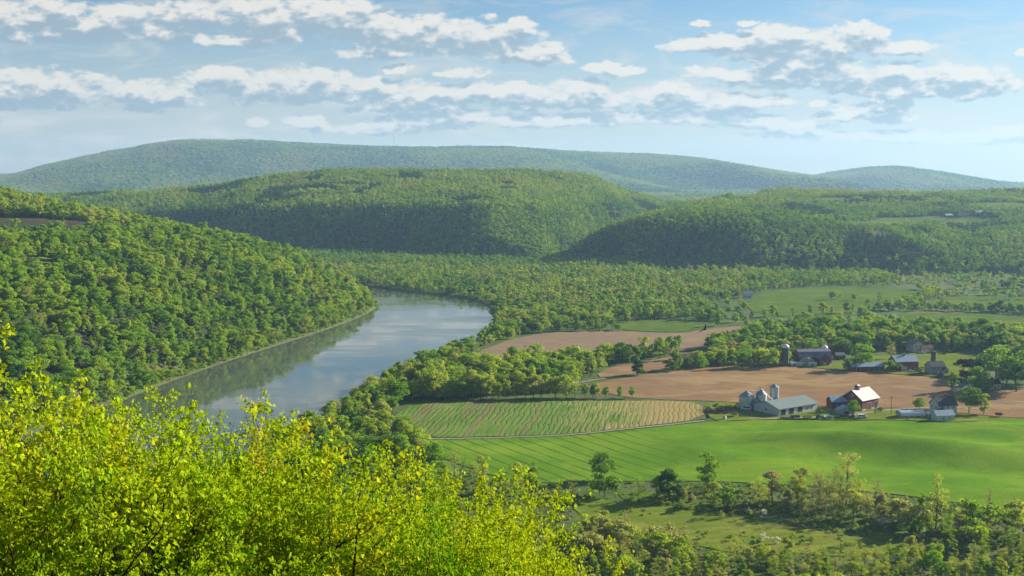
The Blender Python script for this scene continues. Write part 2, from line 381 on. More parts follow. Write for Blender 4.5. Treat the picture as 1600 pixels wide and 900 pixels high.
# ------------------------------------------------------------------ mesh helpers
class MB:
    def __init__(s): s.v = []; s.f = []; s.m = []
    def add(s, v, f, mi=0):
        o = len(s.v); s.v += [tuple(q) for q in v]; s.f += [tuple(i + o for i in q) for q in f]; s.m += [mi] * len(f)
    def box(s, c, d, rz=0., mi=0, taper=1.):
        x, y, z = d[0] / 2, d[1] / 2, d[2] / 2
        cr, sr = math.cos(rz), math.sin(rz)
        v = []
        for k, t in ((-1, 1.), (1, taper)):
            for a, b in ((-1, -1), (1, -1), (1, 1), (-1, 1)):
                px, py = a * x * t, b * y * t
                v.append((c[0] + px * cr - py * sr, c[1] + px * sr + py * cr, c[2] + k * z))
        s.add(v, [(3, 2, 1, 0), (4, 5, 6, 7), (0, 1, 5, 4), (1, 2, 6, 5), (2, 3, 7, 6), (3, 0, 4, 7)], mi)
    def tube(s, pts, rs, n=6, mi=0, cap=True):
        o = len(s.v); pts = [Vector(p) for p in pts]
        for i, p in enumerate(pts):
            d = (pts[min(i + 1, len(pts) - 1)] - pts[max(i - 1, 0)]).normalized()
            a = d.orthogonal().normalized() if i == 0 else (a - d * a.dot(d)).normalized()
            b = d.cross(a)
            for k in range(n):
                t = 2 * math.pi * k / n
                s.v.append(tuple(p + (a * math.cos(t) + b * math.sin(t)) * rs[i]))
        for i in range(len(pts) - 1):
            for k in range(n):
                s.f.append((o + i * n + k, o + i * n + (k + 1) % n, o + (i + 1) * n + (k + 1) % n, o + (i + 1) * n + k)); s.m.append(mi)
        if cap:
            s.f.append(tuple(o + k for k in range(n))[::-1]); s.m.append(mi)
            s.f.append(tuple(o + (len(pts) - 1) * n + k for k in range(n))); s.m.append(mi)
    def lathe(s, prof, n=24, c=(0, 0, 0), mi=0):
        o = len(s.v)
        for r, z in prof:
            for k in range(n):
                t = 2 * math.pi * k / n
                s.v.append((c[0] + r * math.cos(t), c[1] + r * math.sin(t), c[2] + z))
        for i in range(len(prof) - 1):
            for k in range(n):
                s.f.append((o + i * n + k, o + i * n + (k + 1) % n, o + (i + 1) * n + (k + 1) % n, o + (i + 1) * n + k)); s.m.append(mi)
    def prism(s, poly, y0, y1, mi=0):      # poly in x,z extruded along y
        n = len(poly)
        v = [(x, y0, z) for x, z in poly] + [(x, y1, z) for x, z in poly]
        f = [tuple(range(n)), tuple(range(2 * n - 1, n - 1, -1))] + [(i + n, (i + 1) % n + n, (i + 1) % n, i) for i in range(n)]
        s.add(v, f, mi)
    def build(s, name, mat, parent=None, smooth=False):
        me = bpy.data.meshes.new(name); me.from_pydata(s.v, [], s.f)
        for mm in (mat if isinstance(mat, (list, tuple)) else [mat]): me.materials.append(mm)
        if any(s.m): me.polygons.foreach_set('material_index', s.m)
        if smooth: me.polygons.foreach_set('use_smooth', [True] * len(me.polygons))
        me.update()
        o = bpy.data.objects.new(name, me); COL.objects.link(o)
        if parent: o.parent = parent
        return o
def np_mesh(name, v, f, mats, mi=None, smooth=None, attr=None, link=True):
    """v (n,3); f a list of (k, idx array) with faces of k corners"""
    me = bpy.data.meshes.new(name)
    me.vertices.add(len(v)); me.vertices.foreach_set('co', np.asarray(v, np.float32).ravel())
    tot = sum(len(q) for k, q in f); lo = np.concatenate([np.asarray(q, np.int32).ravel() for k, q in f])
    cnt = np.concatenate([np.full(len(q), k, np.int32) for k, q in f])
    me.loops.add(len(lo)); me.loops.foreach_set('vertex_index', lo)
    me.polygons.add(tot)
    st = np.zeros(tot, np.int32); st[1:] = np.cumsum(cnt)[:-1]
    me.polygons.foreach_set('loop_start', st)
    for mm in mats: me.materials.append(mm)
    if mi is not None: me.polygons.foreach_set('material_index', np.asarray(mi, np.int32))
    if smooth is not None: me.polygons.foreach_set('use_smooth', np.full(tot, smooth, bool) if np.isscalar(smooth) else smooth)
    if attr is not None:
        a = me.attributes.new('leafvar', 'FLOAT', 'FACE'); a.data.foreach_set('value', np.asarray(attr, np.float32))
    me.update(calc_edges=True)
    if not link: return me
    o = bpy.data.objects.new(name, me); COL.objects.link(o); return o
def thing(name, label, cat, loc, rz=0., group=None):
    o = bpy.data.objects.new(name, None); COL.objects.link(o)
    o.location = loc; o.rotation_euler = (0, 0, rz); o.empty_display_size = 1
    o['label'] = label; o['category'] = cat
    if group: o['group'] = group
    return o
def tag(o, label, cat, group=None, kind=None):
    o['label'] = label; o['category'] = cat
    if group: o['group'] = group
    if kind: o['kind'] = kind
    return o
def struct(o, label, cat):
    return tag(o, label, cat, None, 'structure')

# ------------------------------------------------------------------ ground sheet
ys = list(np.arange(-160, 300, 5.0))
y_ = 300.0
while y_ < 14000:
    ys.append(y_); y_ += max(3.5, y_ * .006)
ys = np.array(ys); NU = 430
u = np.linspace(-1, 1, NU)
W = 260 + .60 * np.maximum(ys, 0)
X = W[:, None] * u[None, :]; Y = np.repeat(ys[:, None], NU, 1)
Z = zfun(X.ravel(), Y.ravel())
V = np.stack([X.ravel(), Y.ravel(), Z], 1)
idx = np.arange(len(ys) * NU).reshape(len(ys), NU)
F = np.stack([idx[:-1, :-1], idx[:-1, 1:], idx[1:, 1:], idx[1:, :-1]], -1).reshape(-1, 4)
g = np_mesh('ground', V, [(4, F)], [M['ground']], smooth=True)
struct(g, 'green valley floor rising to wooded hills and the long mountain', 'ground')

# ------------------------------------------------------------------ water
wv = [(x, y) for x, y in RIVER]
def sheet(name, poly, mat, off, cell=6., jit=0., label='', cat='field', flat=None, seed=1):
    P = []
    n = len(poly)
    for i in range(n):
        a, b = poly[i], poly[(i + 1) % n]
        k = max(1, int(math.hypot(b[0] - a[0], b[1] - a[1]) / cell))
        for j in range(k): P.append((a[0] + (b[0] - a[0]) * j / k, a[1] + (b[1] - a[1]) * j / k))
    if jit: P = [(x + jit * 2 * float(fbm(np.array([x / 14.]), np.array([y / 14. + seed]), 3)[0]), y + jit * 2 * float(fbm(np.array([x / 14. + 9]), np.array([y / 14. + seed]), 3)[0])) for x, y in P]
    xs, yy = [p[0] for p in P], [p[1] for p in P]
    gx, gy = np.meshgrid(np.arange(min(xs), max(xs), cell), np.arange(min(yy), max(yy), cell))
    gx, gy = gx.ravel(), gy.ravel()
    k = inside(gx, gy, P) & (edge_dist(gx, gy, P) > cell * .45)
    pts = P + list(zip(gx[k].tolist(), gy[k].tolist()))
    vv, ee, ff, *_ = delaunay_2d_cdt([Vector(p) for p in pts], [], [list(range(len(P)))], 1, 1e-4)
    x, y = np.array([q[0] for q in vv]), np.array([q[1] for q in vv])
    z = zfun(x, y) + off if flat is None else np.full(len(x), flat)
    o = np_mesh(name, np.stack([x, y, z], 1), [(3, np.array([q for q in ff if len(q) == 3]))], [M[mat]], smooth=True)
    me = o.data
    if me.polygons[0].normal.z < 0: me.flip_normals()
    struct(o, label, cat); return o
# widen the water a little so that it meets the banks under ground level
cx_ = [(x, y) for x, y in RIVER]
sheet('water', RIVER, 'water', 0, 30., 0, 'broad river curving between the wooded hill and the fields', 'river', flat=-1.9)

# ------------------------------------------------------------------ fields, given by where their corners stand
FIELDS = []
def field(pts, mat, off, label, cat='field', cell=6., jit=1.2, smooth=1, keep=True):
    poly = smooth_poly(pxpoly(pts), smooth)
    FIELDS.append(poly)
    return sheet('field', poly, mat, off, cell, jit, label, cat, seed=len(FIELDS))
GREEN = [(640, 689), (760, 686), (890, 682), (1000, 671), (1100, 660), (1180, 657), (1290, 657), (1400, 657), (1480, 662), (1560, 657), (1660, 652),
         (1760, 660), (1760, 860), (1600, 806), (1520, 790), (1420, 775), (1320, 765), (1220, 757), (1100, 752), (1000, 752), (920, 752), (860, 757), (780, 748), (700, 720)]
field(GREEN, 'green_crop', .30, 'bright green crop field rolling in front of the white barn')
field([(648, 629), (770, 628), (1000, 626), (1094, 628), (1103, 654), (1000, 667), (890, 679), (760, 683), (655, 684), (606, 658)], 'striped_crop', .30,
      'striped field of green rows turning straw coloured at one end', cell=5.)
field([(905, 604), (990, 588), (1110, 574), (1200, 571), (1260, 575), (1330, 581), (1400, 586), (1475, 591), (1484, 606), (1540, 612), (1600, 607), (1720, 606),
       (1720, 655), (1600, 654), (1540, 650), (1430, 638), (1300, 636), (1160, 629), (1000, 624), (945, 614)], 'ploughed', .28, 'wide brown ploughed field behind the white barn')
field([(733, 576), (738, 553), (800, 530), (860, 519), (960, 517), (1060, 522), (1110, 514), (1160, 508), (1214, 511), (1180, 517), (1100, 545), (1020, 553), (960, 560), (860, 566)], 'ploughed_pale', .28,
      'pale brown ploughed field beside the riverside trees')
field([(958, 516), (985, 502), (1040, 499), (1128, 506), (1100, 513), (1060, 520)], 'meadow', .36, 'small green strip at the far end of the pale ploughed field')
field([(925, 590), (960, 572), (1010, 566), (1100, 546), (1112, 552), (1085, 568), (1040, 577), (970, 588)], 'ploughed', .32, 'small brown field behind the lone dark tree')
field([(1160, 484), (1180, 460), (1240, 450), (1340, 446), (1440, 452), (1440, 464), (1400, 474), (1330, 494), (1230, 498)], 'meadow', .4, 'pale green meadow at the foot of the wooded plateau', cell=12.)
field([(1350, 498), (1380, 488), (1450, 486), (1560, 492), (1700, 500), (1700, 526), (1560, 522), (1440, 514)], 'meadow', .4, 'long green meadow beyond the farm woods', cell=12.)
field([(1440, 474), (1480, 462), (1620, 464), (1720, 470), (1720, 488), (1560, 484), (1450, 483)], 'meadow', .4, 'narrow green meadow under the dark hillside', cell=12.)
field([(1235, 572), (1300, 570), (1340, 560), (1400, 553), (1480, 552), (1560, 556), (1560, 575), (1482, 590), (1400, 585), (1330, 580), (1262, 574)], 'lawn', .34, 'yellow green pasture around the upper farm')
field([(1108, 628), (1160, 630), (1300, 637), (1430, 639), (1540, 651), (1600, 655), (1560, 657), (1480, 661), (1400, 656), (1290, 656), (1180, 656), (1106, 660)], 'lawn', .36, 'mown grass yard around the lower farm buildings')
def field_at(world, mat, label, off=.8, cell=10.):
    FIELDS.append(world); return sheet('field', world, mat, off, cell, 2., label, 'field', seed=len(FIELDS))
def lvl(px, py, z):      # where the sight line meets a given height
    d = ray(px, py); t = (z - CAMZ) / d[2]; return (d[0] * t, d[1] * t)
HILLF = []
for pts, mat, lab in (([(-120, 368), (0, 362), (80, 362), (150, 357), (168, 351), (140, 347), (60, 342), (-120, 341)], 'dark_soil', 'dark field on top of the wooded hill on the near bank'),
                      ([(38, 414), (64, 402), (82, 406), (78, 422), (50, 428)], 'meadow', 'small bright clearing in the hillside wood'),
                      ([(1290, 349), (1380, 341), (1470, 338), (1560, 341), (1540, 351), (1450, 354), (1340, 356)], 'meadow', 'pale green field on the plateau below the far farm'),
                      ([(1262, 314), (1290, 309), (1330, 309), (1322, 317), (1285, 318)], 'meadow', 'small green field high on the plateau'),
                      ([(1500, 322), (1540, 317), (1640, 322), (1640, 332), (1560, 330)], 'meadow', 'green hilltop field beside the far farm'),
                      ([(1120, 309), (1160, 305), (1185, 307), (1150, 312)], 'meadow', 'thin green field near the crest of the spur')):
    try:
        w = pxpoly(pts); FIELDS.append(w); HILLF.append(w)
        sheet('field', w, mat, .9, 14., 3., lab, 'field', seed=len(FIELDS))
    except Exception as e: print('field', lab, e)
# grassy openings in the rough ground at the foot of the overlook
MEADOWS = [pxpoly(q) for q in ([(905, 775), (1010, 792), (1100, 800), (1200, 818), (1330, 838), (1450, 850), (1440, 868), (1300, 868), (1180, 866), (1080, 850), (1000, 838), (900, 812)],
                               [(960, 762), (1060, 775), (1150, 790), (1080, 800), (980, 790)])]
sheet('grass_clearing', smooth_poly(MEADOWS[0], 2), 'lawn', .25, 6., 5., 'sunlit grassy clearing below the hedgerow at the foot of the overlook', 'grass clearing', seed=31)
sheet('grass_clearing', smooth_poly(MEADOWS[1], 2), 'meadow', .2, 6., 4., 'small grassy gap between the hedgerow bushes', 'grass clearing', seed=35)

def strip(pts, w, mat, off, name, label, cat):
    c = smooth_poly(pxpoly(pts), 2, False)
    L, Rr = [], []
    for i in range(len(c)):
        a, b = c[max(i - 1, 0)], c[min(i + 1, len(c) - 1)]
        d = math.hypot(b[0] - a[0], b[1] - a[1]); nx, ny = -(b[1] - a[1]) / d, (b[0] - a[0]) / d
        L.append((c[i][0] + nx * w / 2, c[i][1] + ny * w / 2)); Rr.append((c[i][0] - nx * w / 2, c[i][1] - ny * w / 2))
    FIELDS.append(L + Rr[::-1])
    return sheet(name, L + Rr[::-1], mat, off, 4., .3, label, cat, seed=44)
strip([(650, 687), (760, 685), (890, 681), (1000, 669), (1100, 658)], 2.6, 'track', .40, 'track', 'grassy farm track between the striped and the green field', 'farm track')
strip([(1150, 648), (1180, 655), (1240, 655), (1300, 651), (1340, 648), (1400, 640), (1470, 637), (1530, 640)], 3.2, 'track', .46, 'track', 'pale gravel lane running past the red barn', 'farm lane')
strip([(860, 600), (905, 599), (940, 592), (970, 589)], 3., 'track', .38, 'track', 'short dirt lane by the parked vehicles', 'farm lane')

# ------------------------------------------------------------------ trees: forms
def quads(P, Nn, size, asp=1.5):
    n = len(P)
    a = np.cross(Nn, rng.normal(size=(n, 3))); a /= np.linalg.norm(a, axis=1, keepdims=True) + 1e-9
    b = np.cross(Nn, a)
    s = size[:, None]
    k = rng.uniform(-.25, .25, (n, 1))
    v = np.stack([P - a * s * asp * .5, P + b * s * .5 + a * s * k, P + a * s * asp * .5, P - b * s * .5 + a * s * k], 1).reshape(-1, 3)
    return v, np.arange(4 * n).reshape(n, 4)
def unit(n):
    d = rng.normal(size=(n, 3)); return d / np.linalg.norm(d, axis=1, keepdims=True)
def crown(H, Rr, base, lobes, leaves, leaf, shape='round', fill=.25):
    """leaf faces over many uneven clumps spread in the crown"""
    C, S = [], []
    for i in range(lobes):
        for _ in range(30):
            q = rng.uniform(-1, 1, 3)
            t = (q[2] + 1) / 2
            if shape == 'round': w = math.sqrt(max(0, 1 - q[2] ** 2)) * .95 + .08
            elif shape == 'tall': w = (.55 + .45 * math.sin(math.pi * min(1, t * 1.1)))
            elif shape == 'cone': w = 1 - t * .92
            else: w = .45 + .55 * t if t < .75 else 1.0 * math.sqrt(max(0, 1 - ((t - .75) / .25) ** 2)) + .1
            r = math.hypot(q[0], q[1])
            if r < w and (r > w * .35 or t > .7 or R.random() < .3): break
        C.append((q[0] * Rr * .82, q[1] * Rr * .82, base + (H - base) * (.06 + .88 * t)))
        S.append(Rr * (R.uniform(.24, .44) if shape != 'cone' else (.42 - .26 * t)))
    C, S = np.array(C), np.array(S)
    w = S ** 2; k = rng.choice(lobes, leaves, p=w / w.sum())
    d = unit(leaves); d[:, 2] = np.where(d[:, 2] < -.3, -d[:, 2] * .6, d[:, 2])
    rr = np.where(rng.random(leaves) < fill, rng.uniform(.3, .95, leaves), rng.uniform(.82, 1.12, leaves))
    P = C[k] + d * (S[k] * rr)[:, None] * np.array([1, 1, .8])
    Nn = d + .55 * rng.normal(size=(leaves, 3)); Nn /= np.linalg.norm(Nn, axis=1, keepdims=True)
    v, f = quads(P, Nn, leaf * rng.uniform(.55, 1.35, leaves))
    lv = np.clip(.5 + .22 * rng.normal(size=leaves) + (rng.random(lobes)[k] - .5) * .5, 0, 1)
    return v, f, lv, C
def limbs(H, Rr, base, C, r0, forks, twigs=0, lean=0.):
    b = MB()
    top = H * .8
    pts = [(0, 0, -1.2), (0, 0, base * .5), (R.uniform(-.2, .2) + lean, R.uniform(-.2, .2), base), (R.uniform(-.5, .5) + lean, R.uniform(-.4, .4), (base + top) / 2), (lean, 0, top)]
    b.tube(pts, [r0 * 1.25, r0, r0 * .8, r0 * .5, r0 * .15], 6)
    sel = list(range(len(C))); R.shuffle(sel)
    for i in sel[:forks]:
        c = C[i]; z0 = min(max(base * .8, c[2] - R.uniform(.25, .5) * H * .5), top * .9)
        m_ = (c[0] * .5 + R.uniform(-.3, .3), c[1] * .5 + R.uniform(-.3, .3), z0 + (c[2] - z0) * .45)
        b.tube([(0, 0, z0), m_, tuple(c)], [r0 * .42, r0 * .28, r0 * .1], 4)
        for _ in range(twigs):
            d = Vector((R.uniform(-1, 1), R.uniform(-1, 1), R.uniform(.1, 1.2))).normalized() * Rr * R.uniform(.25, .5)
            s_ = Vector(m_).lerp(Vector(tuple(c)), R.uniform(.2, 1.))
            b.tube([tuple(s_), tuple(s_ + d * .5 + Vector((0, 0, .1))), tuple(s_ + d)], [r0 * .1, r0 * .06, r0 * .02], 3, cap=False)
    return b
FORMS = {}     # name -> (crown mesh, trunk mesh, nominal height)
def form(key, H, Rr, base, lobes, leaves, leaf, shape, mat='leaves', bk='bark', forks=7, twigs=0, r0=.28, fill=.25):
    v, f, lv, C = crown(H, Rr, base, lobes, leaves, leaf, shape, fill)
    cm = np_mesh('crown', v, [(4, f)], [M[mat]], attr=lv, link=False)
    t = limbs(H, Rr, base, C, r0, forks, twigs)
    tm = bpy.data.meshes.new('trunk'); tm.from_pydata(t.v, [], t.f); tm.materials.append(M[bk]); tm.update()
    FORMS[key] = (cm, tm, H, v, f, lv, t, M[mat], M[bk])
for i in range(4): form(f'round{i}', 14, 5.4 + .4 * i, 1.0, 24 + i * 2, 2600, .60, 'round')
for i in range(3): form(f'tall{i}', 17, 4.3 + .3 * i, 1.2, 26, 2300, .58, 'tall')
for i in range(2): form(f'fan{i}', 16, 5.0, 2.2, 24, 2000, .50, 'fan', forks=12, twigs=2)
for i in range(3): form(f'sparse{i}', 15, 3.8 + .5 * i, 1.8, 30, 1900, .27, 'tall', bk='pale_bark', forks=20, twigs=6, r0=.22, fill=.9)
for i in range(2): form(f'bare{i}', 13, 3.4 + i, 1.5, 26, 800, .22, 'tall', bk='pale_bark', forks=20, twigs=9, r0=.18, fill=.9)
for i in range(2): form(f'cedar{i}', 9, 2.3, .5, 22, 1300, .42, 'cone', forks=4, r0=.16)
for i in range(3): form(f'bush{i}', 4.2, 3.0, .3, 10, 900, .36, 'round', forks=5, r0=.1)
form('column', 12, 1.6, .6, 16, 1100, .42, 'tall', forks=5, r0=.18)
form('plum', 12, 5.6, 2.2, 16, 2000, .55, 'round', mat='plum_leaves', forks=6)
for i in range(2): form(f'blossom{i}', 3.4, 2.3, .4, 9, 700, .30, 'round', mat='blossom', forks=5, r0=.08)
# lighter crowns for the distant woods
def far_form(key, H, Rr, base, lobes, leaves, leaf, shape):
    v, f, lv, C = crown(H, Rr, base, lobes, leaves, leaf, shape, .15)
    FAR[key] = np_mesh(key, v, [(4, f)], [M['leaves']], attr=lv, link=False)
FAR = {}
for i in range(4): far_form(f'wood_a{i}', 14, 5.8 + .3 * i, 1.5, 11, 480, 1.15, 'round')
for i in range(2): far_form(f'wood_b{i}', 17, 4.4 + .4 * i, 1.5, 11, 420, 1.1, 'tall')
far_form('wood_c0', 16, 3.6, .5, 14, 420, .95, 'cone')

protos = bpy.data.collections.new('woodland_tree_forms')     # not linked: only the scattered woods draw from it
names = []
def proto_from(key):
    cm, tm, H, v, f, lv, t, mt, bk = FORMS[key]
    tv = np.array(t.v); q4 = np.array([x for x in t.f if len(x) == 4]) + len(v)
    vv = np.concatenate([v, tv]); ff = np.concatenate([f, q4])
    me = np_mesh('woodland_' + key, vv, [(4, ff)], [mt, bk], mi=np.concatenate([np.zeros(len(f)), np.ones(len(q4))]), attr=np.concatenate([lv, np.full(len(q4), .5)]), link=False)
    o = bpy.data.objects.new('woodland_' + key, me); protos.objects.link(o); names.append(o.name)
for k in ('round0', 'round1', 'round2', 'round3', 'tall0', 'tall1', 'fan0', 'fan1', 'sparse0', 'sparse1', 'bare0', 'cedar0', 'bush0', 'bush1'): proto_from(k)
for k, me in FAR.items():
    o = bpy.data.objects.new(k, me); protos.objects.link(o); names.append(o.name)
names.sort(); VID = {n: i for i, n in enumerate(names)}

ng = bpy.data.node_groups.new('plant_the_wood', 'GeometryNodeTree')
ng.interface.new_socket('Geometry', in_out='INPUT', socket_type='NodeSocketGeometry'); ng.interface.new_socket('Geometry', in_out='OUTPUT', socket_type='NodeSocketGeometry')
gi, go = ng.nodes.new('NodeGroupInput'), ng.nodes.new('NodeGroupOutput')
ip = ng.nodes.new('GeometryNodeInstanceOnPoints'); ci = ng.nodes.new('GeometryNodeCollectionInfo')
ci.inputs['Collection'].default_value = protos; ci.inputs['Separate Children'].default_value = True; ci.inputs['Reset Children'].default_value = True
def nattr(n, t):
    a = ng.nodes.new('GeometryNodeInputNamedAttribute'); a.data_type = t; a.inputs['Name'].default_value = n; return a.outputs['Attribute']
ng.links.new(gi.outputs[0], ip.inputs['Points']); ng.links.new(ci.outputs[0], ip.inputs['Instance']); ip.inputs['Pick Instance'].default_value = True
ng.links.new(nattr('vid', 'INT'), ip.inputs['Instance Index']); ng.links.new(nattr('rot', 'FLOAT_VECTOR'), ip.inputs['Rotation']); ng.links.new(nattr('scl', 'FLOAT_VECTOR'), ip.inputs['Scale'])
ng.links.new(ip.outputs[0], go.inputs[0])
def wood(name, P, vid, scl, tint, label, cat='woodland'):
    n = len(P)
    me = bpy.data.meshes.new(name); me.vertices.add(n); me.vertices.foreach_set('co', np.asarray(P, np.float32).ravel())
    def at(nm, t, d, key='value'):
        a = me.attributes.new(nm, t, 'POINT'); a.data.foreach_set(key, d)
    at('vid', 'INT', np.asarray(vid, np.int32)); at('tint', 'FLOAT', np.asarray(tint, np.float32))
    rt = np.zeros((n, 3), np.float32); rt[:, 2] = rng.uniform(0, 6.28, n); rt[:, 0] = rng.normal(0, .05, n); at('rot', 'FLOAT_VECTOR', rt.ravel(), 'vector')
    s = np.asarray(scl, np.float32)
    if s.ndim == 1: s = np.stack([s * rng.uniform(.85, 1.2, n), s * rng.uniform(.85, 1.2, n), s * rng.uniform(.85, 1.15, n)], 1).astype(np.float32)
    at('scl', 'FLOAT_VECTOR', s.ravel(), 'vector')
    o = bpy.data.objects.new(name, me); COL.objects.link(o); md = o.modifiers.new('planting', 'NODES'); md.node_group = ng
    tag(o, label, cat, None, 'stuff'); print('WOOD', name, n); return o

# ------------------------------------------------------------------ trees: places
def in_fields(x, y, grow=0.):
    k = np.zeros(len(x), bool)
    for p in FIELDS:
        c = inside(x, y, p)
        if grow: c |= edge_dist(x, y, p) < grow
        k |= c
    return k
def jgrid(x0, x1, y0, y1, sp):
    gx, gy = np.meshgrid(np.arange(x0, x1, sp), np.arange(y0, y1, sp))
    gx = gx + (np.arange(gx.shape[0]) % 2)[:, None] * sp * .5
    gx, gy = gx.ravel(), gy.ravel()
    return gx + rng.uniform(-.36, .36, len(gx)) * sp, gy + rng.uniform(-.36, .36, len(gx)) * sp
TREES = []    # x, y, height, form, tint, label, group, force
def T(x, y, h, fm, tint, label, group=None, force=False, w=1.): TREES.append((x, y, h, fm, tint, label, group, force, w))

OPEN_VALLEY = pxpoly([(1090, 576), (1140, 573), (1230, 571), (1245, 562), (1330, 553), (1400, 546), (1500, 549), (1620, 560), (1800, 590), (1800, 900), (1180, 930), (700, 930),
                      (700, 760), (655, 700), (600, 660), (640, 628), (700, 618), (880, 612), (905, 603), (940, 590)])
FG_LINE = ([-400, -60, 0, 30, 60, 100, 125, 150, 175, 200, 240, 265, 285, 300, 330, 350, 375, 400, 430, 440, 470, 515, 530, 560, 600, 640, 660, 700, 760, 800, 830, 860, 885, 910, 940, 960, 985, 1010, 1060, 1400], [300, 470, 518, 556, 574, 600, 638, 652, 646, 620, 616, 634, 648, 627, 627, 648, 648, 638, 658, 672, 666, 674, 698, 710, 699, 713, 738, 721, 727, 749, 764, 784, 747, 789, 838, 854, 861, 893, 990, 1500])

# valley woods
x, y = jgrid(-330, 1500, 430, 2100, 9.0)
keep = (np.abs(x) < 120 + .56 * y)
x, y = x[keep], y[keep]
keep = ~in_fields(x, y, 4.) & ~inside(x, y, OPEN_VALLEY) & ~inside(x, y, RIVER) & (edge_dist(x, y, RIVER) > 3)
x, y = x[keep], y[keep]
z = zfun(x, y)
lb = interp(y, LB_Y, LB_X)
keep = ~((x < lb) & (y < 1420)) & (z > -1.) & (z < 22) & (y < 1900) & ~((s_ := (1395 + 1.2 * (-170 - x) - y)) > 0) | ((x > -140) & (y < 1300) & (z < 22) & (z > -1))
x, y, z = x[keep], y[keep], z[keep]
VW = (x, y, z)
cl = fbm(x / 70, y / 70 + 21, 3); cl2 = fbm(x / 160 + 4, y / 160, 2); cl3 = fbm(x / 38 + 7, y / 38, 3)
# thin parts of the far valley floor so meadows show between the tree lines
thin = (x > 230) & (y > 1080) & (cl2 > -.06) & (rng.random(len(x)) < .8)
pas = (~thin) & ~((y > 1080) & (cl3 > .20) & (rng.random(len(x)) < .8))
for i in np.nonzero(pas)[0]:
    c = cl[i] + .18 * rng.normal()
    dist_r = -1
    tint = float(np.clip(.48 + .6 * c + .06 * rng.normal(), .12, .82))
    fm = 'round%d' % R.randrange(4)
    r = R.random()
    if r < .22: fm = 'tall%d' % R.randrange(2)
    elif r < .34: fm = 'fan%d' % R.randrange(2)
    elif r < .44: fm = 'sparse%d' % R.randrange(2); tint = R.uniform(.6, .95)
    h = (R.uniform(9, 15.5) if y[i] < 1080 else R.uniform(7, 12.5)) * (1 + .8 * float(cl3[i]))
    yy = y[i]
    if yy < 660: lab = ('green tree in the riverside wood nearest the overlook', 'trees in the near riverside wood')
    elif yy < 900: lab = ('green tree in the wood beside the striped field', 'trees in the wood beside the striped field')
    else: lab = ('green tree in the wood along the river bend', 'trees in the wood along the river bend')
    if x[i] > 60 and yy < 1150: lab = ('green tree in the wood behind the upper farm', 'trees in the wood behind the upper farm')
    T(x[i], yy, h, fm, tint, lab[0], lab[1])
# block of trees between the ploughed fields and the striped field
def scatter_px(poly_px, sp, hr, forms, tints, lab, grp, prob=1., avoid=True, group_w=1.):
    P = pxpoly(poly_px); xs, yy = [p[0] for p in P], [p[1] for p in P]
    gx, gy = jgrid(min(xs), max(xs), min(yy), max(yy), sp)
    k = inside(gx, gy, P) & (rng.random(len(gx)) < prob)
    if avoid: k &= ~in_fields(gx, gy, 1.5)
    for a, b in zip(gx[k], gy[k]):
        fm = R.choice(forms)
        ti = R.uniform(*tints)
        T(a, b, R.uniform(*hr), fm, ti, lab, grp, w=group_w)
def along_px(pts, sp, hr, forms, tints, lab, grp, jit=2., prob=1.):
    c = smooth_poly(pxpoly(pts), 2, False)
    acc = 0
    for i in range(len(c) - 1):
        a, b = c[i], c[i + 1]; L = math.hypot(b[0] - a[0], b[1] - a[1]); t = acc
        while t < L:
            if R.random() < prob: T(a[0] + (b[0] - a[0]) * t / L + R.uniform(-jit, jit), a[1] + (b[1] - a[1]) * t / L + R.uniform(-jit, jit), R.uniform(*hr), R.choice(forms), R.uniform(*tints), lab, grp)
            t += sp * R.uniform(.7, 1.3)
        acc = t - L
mixf = ['tall0', 'tall1', 'fan0', 'fan1', 'round0', 'round2', 'sparse0', 'sparse1']
scatter_px([(640, 626), (665, 600), (735, 580), (860, 572), (950, 580), (925, 590), (900, 603), (870, 600), (800, 604), (770, 622), (700, 626)], 9.6, (13, 20), mixf, (.4, .75), 'tree in the belt above the striped field', 'trees in the belt above the striped field')
along_px([(650, 624), (740, 623), (830, 622), (905, 621), (935, 621)], 6., (11, 18), mixf + ['tall2', 'column'], (.45, .8), 'slender tree along the top edge of the striped field', 'trees along the top edge of the striped field', 2.5)
along_px([(700, 618), (800, 612), (880, 612)], 8, (11, 17), mixf, (.4, .7), 'slender tree along the top edge of the striped field', 'trees along the top edge of the striped field', 3.5)
for i, px in enumerate((926, 946, 968, 988)):
    p = hit(px, 622); T(p[0], p[1], 9.5 - .4 * i, 'round%d' % (i % 4), .40 + .03 * i, 'small round tree %s of the hedge above the striped field' % ('nearest the tree belt', 'second from the tree belt', 'third from the tree belt', 'at the far end')[i], 'row of four round trees', True, .62)
# trees in the middle distance, one by one: px, py, height in px, form, tint, label
def one(px, py, hp, fm, tint, lab, w=1., group=None):
    p = hit(px, py); d = p[1] * CP - (p[2] - CAMZ) * SP
    T(p[0], p[1], hp * d / FPX, fm, tint, lab, group, True, w)
one(889, 566, 25, 'round1', .2, 'dark round tree standing at the edge of the pale ploughed field', 1.1)
one(996, 586, 34, 'cedar1', .14, 'dark pointed tree between the two small brown fields', 1.5)
one(1005, 559, 34, 'fan0', .6, 'olive tree with bare lower limbs left of the line beside the brown field', 1.)
one(1030, 560, 34, 'fan1', .5, 'broad green tree behind the dark pointed tree')
one(1053, 563, 34, 'tall1', .5, 'slim tree with visible trunk beside the small brown field', .9)
one(1048, 580, 17, 'bush1', .25, 'small dark bush at the corner of the small brown field')
one(1063, 578, 22, 'tall0', .55, 'thin straggly tree beside the small dark bush', .6)
one(1095, 576, 22, 'round2', .42, 'round green tree at the corner of the wide ploughed field', 1.)
one(943, 750, 46, 'round3', .30, 'lone rounded green tree at the near edge of the bright field', 1.0)
one(1106, 768, 62, 'tall2', .45, 'tall leafy tree rising from the hedgerow, brightest green', 1.1)
